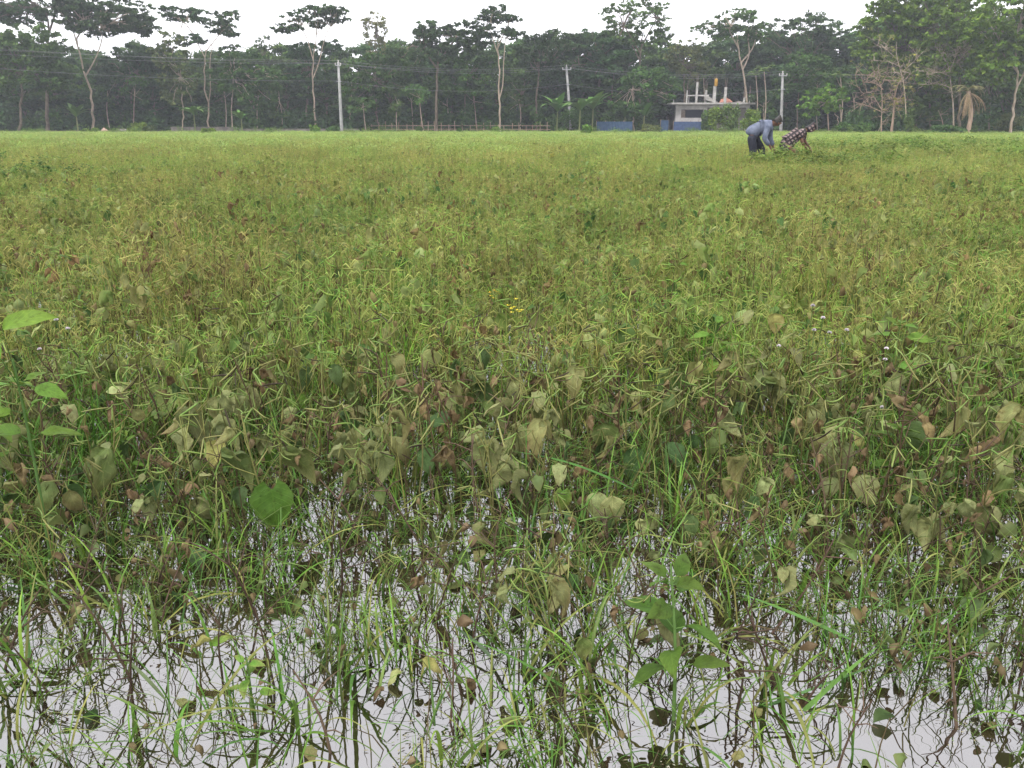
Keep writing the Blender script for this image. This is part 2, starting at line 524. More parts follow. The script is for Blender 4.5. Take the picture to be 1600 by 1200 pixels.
def pads_of(crown, D, n, rg, padpx, flat):
    """spread leaf pads through a crown ellipse given as photo pixels (cx, cy, rx, ry); its depth is as wide as it is across"""
    cx, cy, rx, ry = crown
    m = mpp(D)
    c = np.array(at(cx, cy, D))
    R = np.array([rx * m, rx * m * 0.85, ry * m])
    res = []
    for k in range(n):
        for _ in range(30):
            u = rg.uniform(-1, 1, 3)
            q = (u ** 2).sum()
            if q < 1 and (q > 0.25 or rg.random() < 0.4):
                break
        pr = padpx * m * rg.uniform(0.65, 1.25)
        p = c + u * np.maximum(R - np.array([pr, pr, pr * flat]) * 0.8, 0.1)
        res.append((p, np.array([pr, pr, pr * flat * rg.uniform(0.7, 1.3)])))
    return res

def tree(label, D, trunk, crowns, green='dark', bark='bark', n=14, padpx=16, flat=0.4, leaf=0.26, dens=1.0, r0=0.16,
         name='tree', group=None, forks=(), seed=1, branch_frac=0.45, spray=0.5, cat='tree', shell=0.35):
    """trunk: photo pixels from the foot upwards; crowns: pixel ellipses (cx, cy, rx, ry[, number of pads])"""
    rg = np.random.default_rng(seed)
    foot = Vector(at(trunk[0][0], trunk[0][1], D)); foot.z = 0.25
    root = empty(name, foot)
    f0 = np.array(foot)
    gt, gc = G(), G()
    tp = px_path(trunk, D); tp[0][2] = 0.05
    P = smooth_path(tp, 14)
    P[1:-1] += rg.normal(size=(12, 3)) * np.array([0.05, 0.12, 0.0])
    tube(gt, P - f0, np.linspace(r0, r0 * 0.5, 14) + np.r_[r0 * 0.35, np.zeros(13)], (0.2, 0.2, 0.2), 7)
    tips = [P[-1]]
    for fk in forks:
        Q = smooth_path([P[np.argmin(np.abs(P[:, 2] - at(*fk[0], D).z))]] + px_path(fk[1:], D), 9)
        Q[-1][1] += rg.uniform(-0.8, 0.8)
        tube(gt, Q - f0, np.linspace(r0 * 0.62, r0 * 0.34, 9), (0.2, 0.2, 0.2), 6)
        tips.append(Q[-1])
    col = np.array(GREENS[green])
    for cr in crowns:
        k = cr[4] if len(cr) > 4 else n
        for (c, r) in pads_of(cr[:4], D, int(k * 2.1), rg, padpx * .66, flat):
            cc = col * rg.uniform(0.75, 1.3)
            area = r[0] * r[1] * 3.1
            nl = int(np.clip(area * 44 * dens, 30, 700))
            # a pad is a few smaller uneven tufts
            for q in range(5):
                off = rg.uniform(-0.95, 0.95, 3) * r
                leaves(gc, c - f0 + off, r * rg.uniform(0.35, 0.7), nl // 5, leaf * .8, cc * rg.uniform(0.85, 1.15), rg, spray, shell)
            if rg.random() < branch_frac:
                tp_ = min(tips, key=lambda q: np.linalg.norm(q - c))
                limb(gt, tp_ - f0, c - f0 + np.array([0, 0, -0.3 * r[2]]), r0 * 0.33, 0.03, rg, 0.10, 6, 0.06, sides=5)
    mobj('trunk', gt.mesh('trunk', M[bark]), root)
    mobj('crown', gc.mesh('crown', M['crown'], smooth=False), root)
    tag(root, label, cat, group)
    return root

TREES = [
 dict(label='tall tree at the left edge with straight trunk and dark crown cut by the frame', D=99, trunk=[(73,203),(73,150),(76,100),(78,55),(72,20)],
      crowns=[(45,8,85,30,34),(-25,20,50,24,14)], forks=[((76,60),(62,12)),((76,50),(92,5))], r0=.2, seed=11, bark='bark'),
 dict(label='tall tree with a pale bent trunk forking into a wide Y', D=97, trunk=[(143,205),(146,170),(141,140),(134,120),(127,95),(120,60)],
      crowns=[(170,28,75,32,38),(215,42,38,14,10),(120,12,50,18,12)], forks=[((134,120),(148,95),(158,70),(162,48)),((120,70),(112,40)),((122,64),(135,35))], bark='pale_bark', r0=.15, seed=12, padpx=17),
 dict(label='bushy mid green tree hanging low over the left edge', D=94, trunk=[(30,204),(32,160),(35,110)], crowns=[(45,75,66,34,34),(60,115,62,30,26),(-10,110,50,40,16)], green='mid', seed=13, flat=0.5, padpx=18),
 dict(label='slender tree with twin pale stems and layered flat crown at left', D=98, trunk=[(326,203),(326,180),(325,165),(320,135),(319,105),(322,80)],
      crowns=[(325,28,58,16,16),(275,20,36,10,8),(350,52,32,9,6),(300,62,34,10,6)], forks=[((325,165),(330,140),(327,110),(330,75)),((322,95),(305,60),(290,35)),((322,85),(350,45))], bark='pale_bark', r0=.11, seed=14, padpx=13, flat=.32, dens=.9),
 dict(label='narrow yellowish green tree left of the twin stemmed tree', D=96, trunk=[(285,203),(285,160),(282,120)], crowns=[(268,85,32,36,12),(278,130,40,40,14)], green='olive', bark='pale_bark', seed=15, flat=.6, padpx=14, r0=.09),
 dict(label='flat topped umbrella tree rising above the wood left of the first pole', D=101, trunk=[(492,203),(491,160),(488,120),(490,85)],
      crowns=[(487,25,56,17,18),(450,45,26,9,6),(520,14,36,9,6)], forks=[((488,120),(500,95),(505,65),(515,40)),((490,90),(480,60),(470,40)),((490,88),(495,55))], bark='pale_bark', r0=.12, seed=16, padpx=13, flat=.32),
 dict(label='dark dome shaped tree directly under the flat topped umbrella tree', D=104, trunk=[(478,203),(480,150),(485,110)], crowns=[(488,82,50,20,16),(470,115,50,26,12)], seed=17, padpx=16),
 dict(label='thin tree with sparse pale yellowish leaves standing against the sky', D=106, trunk=[(586,203),(587,130),(586,80),(588,35)], crowns=[(585,45,25,30,18),(588,75,22,18,8)], green='pale', seed=18, flat=.7, padpx=7, leaf=.2, dens=.75, r0=.09, spray=.2),
 dict(label='big dark spreading tree between the first and second pole', D=99, trunk=[(682,203),(681,160),(683,120),(685,90)],
      crowns=[(695,55,66,28,24),(660,88,60,24,14),(735,75,34,20,8)], forks=[((683,110),(660,75)),((684,100),(712,60))], seed=19, padpx=17, r0=.2),
 dict(label='tall umbrella tree with straight pale twin trunk in mid picture', D=97, trunk=[(781,203),(781,165),(779,130),(780,90),(778,65)],
      crowns=[(781,24,40,13,13),(772,48,32,11,8),(800,55,22,9,5)], forks=[((781,160),(787,135),(786,105),(790,60)),((780,85),(765,45)),((780,80),(795,35))], bark='pale_bark', r0=.12, seed=20, padpx=12, flat=.34),
 dict(label='dark rounded tree whose crown peaks left of the second pole', D=102, trunk=[(838,203),(838,150),(842,110)], crowns=[(838,85,44,30,18),(880,68,50,24,16)], seed=21, padpx=17),
 dict(label='broad dark tree filling the wood right of the second pole', D=104, trunk=[(935,203),(935,150),(938,100)], crowns=[(930,70,56,26,18),(960,100,60,34,16),(905,115,56,34,14)], seed=22, padpx=19, r0=.22),
 dict(label='highest open crowned tree with sky showing between its branches', D=103, trunk=[(998,203),(1000,140),(1000,90),(1003,60)],
      crowns=[(992,25,58,28,24),(975,60,40,16,8),(1030,55,26,18,6)], forks=[((1000,80),(975,40)),((1001,70),(1025,30)),((1000,90),(985,65))], green='mid', seed=23, padpx=12, r0=.17),
 dict(label='rounded yellowish olive tree above the unfinished house', D=108, trunk=[(1070,203),(1070,150),(1068,110)], crowns=[(1068,88,32,28,16),(1085,108,30,24,10)], green='olive', seed=24, flat=.6, padpx=12),
 dict(label='tree with several pale trunks and airy crown right of the house', D=107, trunk=[(1166,203),(1166,140),(1158,95),(1152,65)],
      crowns=[(1152,38,46,24,20),(1115,48,40,16,8),(1180,50,24,16,6)], forks=[((1163,110),(1172,85),(1168,55)),((1160,100),(1178,75),(1182,50)),((1154,80),(1138,45))], green='mid', bark='pale_bark', seed=25, padpx=12, r0=.16),
 dict(label='wide dark dome tree behind the third pole', D=110, trunk=[(1255,203),(1255,140),(1255,100)], crowns=[(1255,55,78,30,28),(1300,75,44,26,12),(1215,85,50,28,12)], seed=26, padpx=18, r0=.22),
 dict(label='slim green tree just right of the third pole', D=98, trunk=[(1247,203),(1247,160),(1250,120)], crowns=[(1258,110,40,30,16),(1235,135,30,30,8)], green='mid', seed=27, flat=.6, padpx=14, r0=.08),
 dict(label='small light green leaning tree between third pole and bare trees', D=88, trunk=[(1310,204),(1309,185),(1300,160)], crowns=[(1290,155,36,24,14),(1265,172,20,14,5)], green='fresh', bark='pale_bark', seed=28, flat=.5, padpx=12, r0=.06),
 dict(label='tall dark green tree whose crown leads the right hand group', D=90, trunk=[(1432,204),(1430,150),(1425,90)], crowns=[(1400,35,60,42,42),(1375,75,44,30,24),(1425,5,66,32,26),(1395,105,46,24,18)], green='fresh', seed=29, padpx=17, r0=.18, flat=.5),
 dict(label='tall light green tree in the middle of the right hand group', D=86, trunk=[(1500,204),(1500,150),(1497,90)], crowns=[(1480,30,72,50,54),(1500,80,62,40,32),(1465,110,44,30,20)], green='fresh', seed=30, padpx=17, r0=.17, flat=.55),
 dict(label='leafy tree with pale leaning trunk at the right edge', D=80, trunk=[(1579,206),(1584,180),(1588,150),(1590,110),(1586,70)], crowns=[(1570,35,70,52,54),(1575,90,52,40,30),(1640,60,50,60,24),(1540,100,34,26,16)], forks=[((1588,140),(1600,115),(1610,80)),((1589,110),(1560,75))], green='fresh', bark='pale_bark', seed=31, padpx=17, r0=.13, flat=.55),
 dict(label='low dense green tree behind the date palm', D=88, trunk=[(1455,204),(1452,170),(1450,150)], crowns=[(1455,150,44,32,18),(1435,175,40,22,10)], green='mid', seed=32, padpx=14, flat=.6, r0=.1),
 dict(label='dark tree in deep shade at the right edge behind the pale trunk', D=92, trunk=[(1545,204),(1545,160),(1548,120)], crowns=[(1550,130,60,40,30),(1600,160,50,40,18)], green='mid', seed=33, padpx=17, flat=.6, r0=.12),
 dict(label='mid green tree in front of the wood right of the twin stems', D=98, trunk=[(362,203),(362,160),(365,120)], crowns=[(375,105,50,36,20),(405,130,44,40,14)], green='mid', bark='pale_bark', seed=34, padpx=16, flat=.5, r0=.08),
 dict(label='feathery tree with small crown poking out left of the umbrella tree', D=108, trunk=[(410,203),(410,140),(411,90)], crowns=[(411,68,15,14,8)], green='mid', seed=35, padpx=7, flat=.6, leaf=.2, r0=.07),
 dict(label='green bushy tree just right of the first pole', D=100, trunk=[(590,203),(588,160),(588,130)], crowns=[(585,115,55,34,18),(560,150,40,34,12),(620,110,40,34,12)], green='mid', seed=36, padpx=16, flat=.5, r0=.1),
 dict(label='dark leafy tree with thin stem left of the tall umbrella tree', D=101, trunk=[(727,203),(726,165),(728,125)], crowns=[(735,120,50,34,18),(765,110,30,26,8),(700,140,36,28,8)], green='mid', seed=37, padpx=16, flat=.5, r0=.1),
 dict(label='leafy mid green tree left of the unfinished house', D=99, trunk=[(990,203),(990,170),(988,140)], crowns=[(985,150,40,36,16),(1010,125,40,26,12),(1035,140,30,24,8)], green='mid', bark='pale_bark', seed=38, padpx=14, flat=.5, r0=.08),
 dict(label='dark green tree behind the forked pale tree', D=103, trunk=[(205,203),(205,160),(208,120)], crowns=[(205,105,56,36,20),(235,90,40,24,10),(180,150,40,34,10)], green='dark', seed=39, padpx=17, flat=.5, r0=.12),
]
for t in TREES:
    tree(**t)

# the solid wood behind: dark rounded trees, copied from four shapes
def wood_proto(seed):
    rg = np.random.default_rng(seed)
    gt, gc = G(), G()
    H = 11.0
    tube(gt, smooth_path([(0, 0, -0.3), (rg.uniform(-.3, .3), 0, 3), (rg.uniform(-.5, .5), .2, 7.5)], 8), np.linspace(.2, .09, 8), (0.2, 0.2, 0.2), 6)
    col = np.array(GREENS['dark' if seed % 2 else 'mid']) * (1 if seed % 2 else .9)
    for k in range(60):
        z = rg.uniform(1.4, H)
        rr = 3.4 * math.sqrt(max(0.08, 1 - ((z - 6.8) / 4.6) ** 2))
        a = rg.uniform(0, 6.28)
        q = math.sqrt(rg.random()) * rr
        c = np.array([math.cos(a) * q, math.sin(a) * q, z])
        r = np.array([1, 1, .5]) * rg.uniform(0.7, 1.3)
        leaves(gc, c, r, 110, .25, col * rg.uniform(0.75, 1.35), rg, .5, .3)
        if k % 2:
            limb(gt, (0, 0, min(7, z - 1.2)), c, .07, .02, rg, sides=4, n=4)
    return gt.mesh('trunk', M['bark']), gc.mesh('crown', M['crown'], smooth=False)
PROFILE_X = [-260, 0, 100, 200, 300, 400, 470, 540, 600, 640, 760, 800, 830, 900, 1000, 1100, 1200, 1300, 1345, 1420, 1600, 1860]
PROFILE_Y = [20, 50, 72, 64, 66, 64, 58, 70, 62, 50, 62, 68, 48, 40, 48, 54, 40, 38, 42, 18, 4, -10]
WOODMARKS = [(-150, 'trees beyond the left edge'), (-60, 'left edge of the picture'), (0, 'low hanging left tree'), (73, 'tall left edge trunk'), (143, 'pale Y forked tree'), (205, 'brown earth heap'), (265, 'narrow yellowish tree'), (325, 'twin stemmed tree'), (375, 'low grey wall end'), (430, 'small feathery tree'), (488, 'flat topped umbrella tree'), (534, 'first pole'), (586, 'sparse pale tree'), (635, 'picket fence left part'),
 (690, 'big dark spreading tree'), (740, 'thin stemmed leafy tree'), (785, 'tall umbrella tree'), (838, 'banana plants left of second pole'), (892, 'second pole'), (950, 'faded blue fence'), (1000, 'highest open crowned tree'), (1060, 'left part of the house'), (1110, 'roof stair of the house'), (1160, 'right end of the house'), (1222, 'third pole'), (1280, 'light green leaning tree'), (1335, 'gap right of the third pole'),
 (1378, 'leafless brown tree'), (1430, 'crooked pale tree'), (1490, 'fine twigged grey tree'), (1545, 'date palm'), (1600, 'pale leaning right trunk'), (1680, 'right edge of the picture'), (1760, 'trees beyond the right edge')]
wp = [wood_proto(s) for s in (101, 102, 103, 104)]
rg = np.random.default_rng(5)
k = 0
for row, (D, dx, off) in enumerate(((114, 48, 0), (121, 52, 25), (106, 52, 12))):
    x = -190 + off
    while x < 1800:
        px = x + rg.uniform(-10, 10)
        x += dx
        if row == 2 and 1025 < px < 1195: continue
        ytop = np.interp(px, PROFILE_X, PROFILE_Y) + rg.uniform(0, 16) + (6, 0, 40 + rg.uniform(-8, 24))[row]
        Dj = D + rg.uniform(-3, 3)
        top = at(px, ytop, Dj)
        s = (top.z - 0.2) / 11.4
        root = empty('wood_tree', (top.x, Dj, 0.25), (0, 0, rg.uniform(0, 6.28)))
        sx = s * rg.uniform(1.0, 1.3) * (1.25 if row == 2 else 1)
        root.scale = (sx, sx, s)
        tm, cm = wp[k % 4]
        mobj('trunk', tm, root); mobj('crown', cm, root)
        lt = min(WOODMARKS, key=lambda m_: abs(m_[0] - px))
        tag(root, 'dark %s row wood tree behind the %s' % (('middle', 'rear', 'front')[row], lt[1]), 'tree', 'dark trees of the solid wood behind')
        k += 1

def woodland():
    g = G(); rg = np.random.default_rng(55)
    n = 52000
    P = np.stack([rg.uniform(-108, 108, n), rg.uniform(126, 140, n), 9.2 * rg.random(n) ** 1.15], 1)
    P[:, 2] *= 1 + .18 * np.sin(P[:, 0] * .35) + .1 * np.sin(P[:, 0] * 1.1 + 2)
    for k in range(8):
        q = P[k::8]; m_ = len(q)
        N = rg.normal(size=(m_, 3)); N /= np.linalg.norm(N, axis=1)[:, None]
        A = np.cross(N, rg.normal(size=(m_, 3))); A /= np.linalg.norm(A, axis=1)[:, None]
        B = np.cross(N, A); s_ = rg.uniform(.3, .75, m_)[:, None]
        C = np.array(GREENS['dark']) * rg.uniform(.7, 1.25, m_)[:, None]
        g.add(np.stack([q - A * s_, q - B * s_ * .6, q + A * s_, q + B * s_ * .6], 1).reshape(-1, 3), np.arange(4 * m_).reshape(-1, 4), np.repeat(C, 4, axis=0))
    o = mobj('woodland', g.mesh('woodland', M['crown'], smooth=False))
    tag(o, 'far dark woodland seen between the trunks', 'wood', kind='stuff')
    g = G()
    for i in range(620):
        px = rg.uniform(-120, 1720); D = rg.uniform(99, 112) if px < 1330 else rg.uniform(88, 106)
        if 1030 < px < 1190: continue
        p = at(px, 200, D)
        h = rg.uniform(.5, 3.2)
        leaves(g, (p.x, D, h * .55 + .2), (rg.uniform(.8, 1.8), 1, h * .6), 90, .24, np.array(GREENS[rg.choice(['dark', 'mid', 'dark'])]) * rg.uniform(.7, 1.25), rg, .3, .2)
    o = mobj('undergrowth', g.mesh('undergrowth', M['crown'], smooth=False))
    tag(o, 'tangled dark undergrowth between the trunks at the edge of the wood', 'undergrowth', kind='stuff')
woodland()

# thin pale trunks seen inside the wood edge
rg = np.random.default_rng(77)
for i, px in enumerate((172, 208, 352, 402, 440, 545, 572, 620, 645, 662, 705, 745, 812, 1195, 1278, 1296, 1318, 1334)):
    D = rg.uniform(96, 103)
    yt = rg.uniform(120, 160)
    p = at(px, 203, D); q = at(px + rg.uniform(-7, 7), yt, D)
    root = empty('slim_tree', (p.x, D, 0.2))
    f0 = np.array((p.x, D, 0.2))
    gt, gc = G(), G()
    P = smooth_path([np.array((p.x, D, 0.0)), (np.array(p) + np.array(q)) / 2 + rg.normal(size=3) * np.array([.25, .2, 0]), np.array(q)], 8)
    tube(gt, P - f0, np.linspace(.075, .04, 8), (0.2, 0.2, 0.2), 6)
    for j in range(5):
        c = np.array(q) - f0 + rg.normal(size=3) * np.array([.9, .8, .8])
        leaves(gc, c, (.8, .8, .5), 70, .2, np.array(GREENS['mid']) * rg.uniform(.8, 1.3), rg, .4, .3)
        limb(gt, P[-2] - f0, c, .03, .01, rg, sides=4, n=4)
    mobj('trunk', gt.mesh('trunk', M['pale_bark']), root)
    mobj('crown', gc.mesh('crown', M['crown'], smooth=False), root)
    tag(root, 'slim pale trunked young tree in front of the ' + min(WOODMARKS, key=lambda m_: abs(m_[0] - px))[1], 'tree', 'slim pale trees at the edge of the wood')

# bare and half dead trees at the right
def bare_tree(label, D, pts, bark, seed, twigs=26, r0=.09, spread=1.6, some_leaves=0, up=0.5):
    rg = np.random.default_rng(seed)
    foot = at(pts[0][0][0], pts[0][0][1], D); foot.z = 0.2
    root = empty('bare_tree', foot); f0 = np.array(foot)
    gt = G(); ends = []
    for i, pl in enumerate(pts):
        pp = px_path(pl, D)
        if i == 0: pp[0][2] = 0
        else:
            dd = rg.uniform(-1.2, 1.2)
            for q_, z_ in enumerate(pp): z_[1] += dd * q_ / max(1, len(pp) - 1)
        P = smooth_path(pp, 10)
        rr = r0 if i == 0 else r0 * .5
        tube(gt, P - f0, np.linspace(rr, rr * .35, 10), (0.2, 0.2, 0.2), 6)
        ends += [P[j] for j in range(4 if i == 0 else 2, 10)]
    lp = []
    for i in range(twigs):
        a = ends[rg.integers(len(ends))]
        d = rg.normal(size=3) + np.array([0, 0, up]); d /= np.linalg.norm(d)
        b = a + d * rg.uniform(.5, spread)
        Q = limb(gt, a - f0, b - f0, .022, .008, rg, .16, 5, sides=4)
        lp.append(b)
        for j in range(2):
            c = Q[rg.integers(1, 5)] + f0
            e = c + (d + rg.normal(size=3) * .7) * rg.uniform(.3, .7)
            limb(gt, c - f0, e - f0, .013, .006, rg, .15, 4, sides=3)
            lp.append(e)
    mobj('trunk', gt.mesh('trunk', M[bark]), root)
    if some_leaves:
        gc = G()
        for i in range(some_leaves):
            leaves(gc, lp[rg.integers(len(lp))] - f0, (.25, .25, .2), 8, .12, (.22, .22, .06), rg, .2, .1)
        mobj('crown', gc.mesh('crown', M['crown'], smooth=False), root)
    tag(root, label, 'tree')
bare_tree('leafless brown tree with spreading forked branches at right', 82, [[(1378,205),(1377,185),(1378,172)], [(1378,172),(1381,150),(1379,120),(1365,116),(1345,115)], [(1378,172),(1368,155),(1360,140),(1345,150)], [(1376,174),(1355,165),(1330,158)], [(1380,140),(1370,130),(1350,128)], [(1379,125),(1395,125),(1410,130)]], 'dead_bark', 201, 70, r0=.085, up=.35, spread=1.9, some_leaves=12)
bare_tree('thick brown stump like trunk beside the leafless brown tree', 85, [[(1393,205),(1396,180),(1398,150)], [(1398,150),(1402,130),(1410,120)], [(1397,165),(1408,150)]], 'dead_bark', 202, 40, r0=.15, up=.3, some_leaves=40)
bare_tree('tall thin pale tree with crooked bare limbs at right', 80, [[(1419,206),(1415,170),(1413,130),(1408,105),(1395,85),(1401,65)], [(1408,105),(1390,95),(1372,94)], [(1410,112),(1425,98),(1432,88)], [(1411,120),(1398,112),(1388,118)], [(1413,125),(1424,112),(1430,110)], [(1397,88),(1380,75),(1368,72)]], 'pale_bark', 203, 40, r0=.055, spread=1.1, some_leaves=22)
bare_tree('grey tree with many fine bare twigs above the date palm', 84, [[(1491,205),(1490,170),(1487,140),(1483,110)], [(1485,120),(1470,112),(1448,116)], [(1488,138),(1470,130),(1446,132)], [(1484,112),(1480,95),(1470,80)], [(1484,112),(1495,95),(1508,78)], [(1484,110),(1488,90),(1490,72)]], 'pale_bark', 204, 110, r0=.09, spread=1.4, up=.9)
bare_tree('short pale leaning dead stem left of the date palm', 86, [[(1478,200),(1472,185),(1466,172)], [(1470,182),(1476,176)]], 'dead_bark', 205, 6, r0=.06)

# date palm with hanging dead fronds
def frond(g, base, az, el0, L, droop, col, rg, nl=22, lw=.035, ll=.38):
    n = 12
    P = [np.array(base, float)]
    el = el0
    for i in range(n):
        d = np.array([math.cos(az) * math.cos(el), math.sin(az) * math.cos(el), math.sin(el)])
        P.append(P[-1] + d * L / n)
        el = max(el - droop / n, -1.5)
    P = np.array(P)
    tube(g, P, np.linspace(.03, .008, n + 1), np.asarray(col) * 1.2, 4)
    side = np.array([-math.sin(az), math.cos(az), 0])
    for k in range(nl):
        t = 0.15 + .85 * k / nl
        i = min(int(t * n), n - 1)
        p = P[i] + (P[i + 1] - P[i]) * (t * n - i)
        T = nrm(P[i + 1] - P[i])
        for sgn in (-1, 1):
            d = nrm(side * sgn * .8 + T * .6 + np.array([0, 0, -.35]) + rg.normal(size=3) * .1)
            q = p + d * ll * (1 - .5 * t) * rg.uniform(.8, 1.1)
            ribbon(g, [p, (p + q) / 2 + np.array([0, 0, .02]), q], [lw, lw * .9, .006], T, np.asarray(col) * rg.uniform(.75, 1.25), .3)
def date_palm():
    rg = np.random.default_rng(66)
    D = 78
    foot = at(1512, 206, D); foot.z = .2
    root = empty('date_palm', foot); tag(root, 'date palm with a skirt of hanging dry brown fronds', 'palm')
    top = at(1513, 142, D) - foot
    g = G(); tube(g, smooth_path([(0, 0, -.2), (.1, 0, top.z * .5), tuple(top)], 10), np.linspace(.2, .17, 10), (.2, .2, .2), 8)
    mobj('trunk', g.mesh('trunk', M['dead_bark']), root)
    for i in range(16):
        g = G(); frond(g, top, rg.uniform(0, 6.28), rg.uniform(.2, 1.1), rg.uniform(1.5, 2.1), rg.uniform(1.6, 2.4), np.array([.13, .125, .055]) * rg.uniform(.8, 1.2), rg)
        mobj('frond', g.mesh('frond', M['veg']), root)
    for i in range(22):
        g = G(); frond(g, top - Vector((0, 0, .15)), rg.uniform(0, 6.28), rg.uniform(-.9, -.2), rg.uniform(1.9, 2.9), rg.uniform(1.0, 1.6), np.array([.22, .16, .09]) * rg.uniform(.7, 1.2), rg, 18, .03, .25)
        o = mobj('frond', g.mesh('frond', M['veg']), root); o['label'] = 'dry brown hanging frond'
date_palm()

# areca palms, thin stems with small tufts
def areca(label, px, ytop, D, seed):
    rg = np.random.default_rng(seed)
    foot = at(px, 203, D); foot.z = .2
    root = empty('areca_palm', foot); tag(root, label, 'palm')
    top = at(px + 1, ytop, D) - foot
    g = G(); tube(g, smooth_path([(0, 0, -.1), (.08, 0, top.z * .5), tuple(top)], 8), np.linspace(.07, .05, 8), (.2, .2, .2), 6)
    mobj('trunk', g.mesh('trunk', M['pale_bark']), root)
    for i in range(9):
        g = G(); frond(g, top, i * .7 + rg.uniform(-.2, .2), rg.uniform(.5, 1.3), rg.uniform(1.1, 1.5), rg.uniform(1.3, 2.0), np.array([.10, .15, .035]) * rg.uniform(.8, 1.2), rg, 14, .06, .4)
        mobj('frond', g.mesh('frond', M['veg']), root)
areca('tall thin palm with yellowish tuft right of the unfinished house', 1193, 112, 99, 1)
areca('thin palm second from the unfinished house, left of the third pole', 1180, 118, 101, 2)
areca('slender palm with small green tuft right of the third pole', 1312, 120, 94, 3)
areca('slender palm behind the unfinished house roof', 1098, 122, 109, 4)

# banana plants
def banana(label, px, D, h, n, seed, green=(.075, .145, .03), py=204):
    h *= 1.3; n += 4
    rg = np.random.default_rng(seed)
    foot = at(px, py, D); foot.z = .12
    root = empty('banana_plant', foot); tag(root, label, 'banana plant')
    g = G(); tube(g, smooth_path([(0, 0, -.1), (.03, 0, h * .3), (.06, 0, h * .55)], 8), np.linspace(.11, .06, 8), (.16, .18, .07), 7)
    mobj('stem', g.mesh('stem', M['veg']), root)
    for i in range(n):
        L = h * rg.uniform(.55, .75)
        lf = leaf_geo(L, L * .27, 'lance', rg.uniform(.7, 1.7), .3, 0.0, np.array(green) * rg.uniform(.8, 1.2), np.array(green) * rg.uniform(.9, 1.3), rg, 10, 5, .12)
        mt = Matrix.Translation((.05, 0, h * .52)) @ Matrix.Rotation(i * 6.283 / n + rg.uniform(-.3, .3), 4, 'Z') @ Matrix.Rotation(rg.uniform(.7, 1.25), 4, 'X')
        mobj('leaf', lf.mesh('leaf', M['veg']), root, mt)
banana('banana plant with upright leaves beside the twin stemmed tree', 305, 94, 2.9, 7, 1)
banana('banana plant in the dark undergrowth at left', 122, 95, 2.6, 7, 2)
banana('small banana plant right of the twin stemmed tree', 378, 95, 2.2, 6, 3)
banana('large banana plant just left of the second pole', 870, 95, 3.4, 8, 4)
banana('large banana plant just right of the second pole', 905, 94, 3.6, 9, 5)
banana('banana plant with pale leaf tips above the blue fence', 925, 97, 3.8, 8, 6, (.09, .165, .035))
banana('banana plant between the blue fence and the house', 1005, 98, 2.8, 7, 7)
banana('banana plant at the right end of the blue fence', 975, 99, 2.6, 7, 8)

# bushes
def bush(label, px, D, wpx, hpx, green, seed, py=205, leaf=.14, name='bush', cat='bush'):
    rg = np.random.default_rng(seed); m = mpp(D)
    foot = at(px, py, D); foot.z = .08
    root = empty(name, foot); tag(root, label, cat)
    W, H = wpx * m, hpx * m
    gs, gc = G(), G()
    for i in range(10):
        a = rg.uniform(0, 6.28); q = rg.uniform(.1, .8) * W / 2
        c = np.array([math.cos(a) * q, math.sin(a) * q * .8, rg.uniform(.3, .85) * H])
        limb(gs, (0, 0, -.1), c, .025, .008, rg, sides=4, n=5)
        leaves(gc, c, (W * .2, W * .2, H * .25), int(np.clip(W * H * 60, 60, 260)), leaf, np.array(GREENS[green]) * rg.uniform(.8, 1.35), rg, .35, .2)
    mobj('stem', gs.mesh('stem', M['bark']), root)
    mobj('foliage', gc.mesh('foliage', M['crown'], smooth=False), root)
bush('round green bush right of the rubble heap at left', 216, 90, 30, 18, 'fresh', 1)
bush('low green bush at the foot of the twin stemmed tree', 326, 80, 26, 11, 'fresh', 2, py=207)
bush('small bush at the foot of the first pole', 520, 90, 20, 14, 'mid', 3)
bush('small green bush right of the first pole', 655, 90, 14, 10, 'mid', 4)
bush('small green clump left of the tall umbrella tree foot', 718, 88, 12, 9, 'mid', 5)
bush('low bush at the foot of the tall umbrella tree', 775, 90, 18, 11, 'fresh', 6)
bush('lone leafy bush standing in the crop right of the second pole', 916, 74, 14, 18, 'fresh', 7, py=209)
bush('rounded olive bush in front of the blue fence end', 1018, 90, 36, 16, 'olive', 8)
bush('dark green bush against the house front', 1106, 96, 24, 36, 'mid', 9)
bush('tall bright leafy shrub in front of the house slab', 1120, 92, 34, 40, 'fresh', 10)
bush('tall pale green shrub left of the bending man', 1143, 90, 34, 44, 'light', 11)
bush('leafy green shrub behind the bending man', 1172, 91, 34, 36, 'fresh', 12)
bush('low dark shrub under the slim tree right of the workers', 1318, 86, 30, 18, 'mid', 13)
bush('broad dark green thicket behind the banana plants at the second pole', 905, 99, 90, 38, 'mid', 21)
bush('leafy thicket above the faded blue fence', 965, 100, 60, 34, 'mid', 22)
bush('low bush left of the leafless brown tree', 1350, 80, 26, 20, 'mid', 14)
bush('thin climbing shrub on the foot of the tall pale bare tree', 1418, 79, 16, 40, 'light', 15)
bush('blue green low thicket under the date palm', 1480, 77, 70, 16, 'mid', 16)
bush('dry grassy bush beside the pale trunk at the right edge', 1570, 83, 60, 30, 'olive', 17)
bush('low weedy bush in front of the rubble heap', 140, 88, 26, 10, 'fresh', 18)
bush('small plant at the field edge left of the first pole', 492, 88, 16, 14, 'fresh', 19)
bush('small bush at the field edge under the dark spreading tree', 420, 88, 12, 9, 'mid', 20)

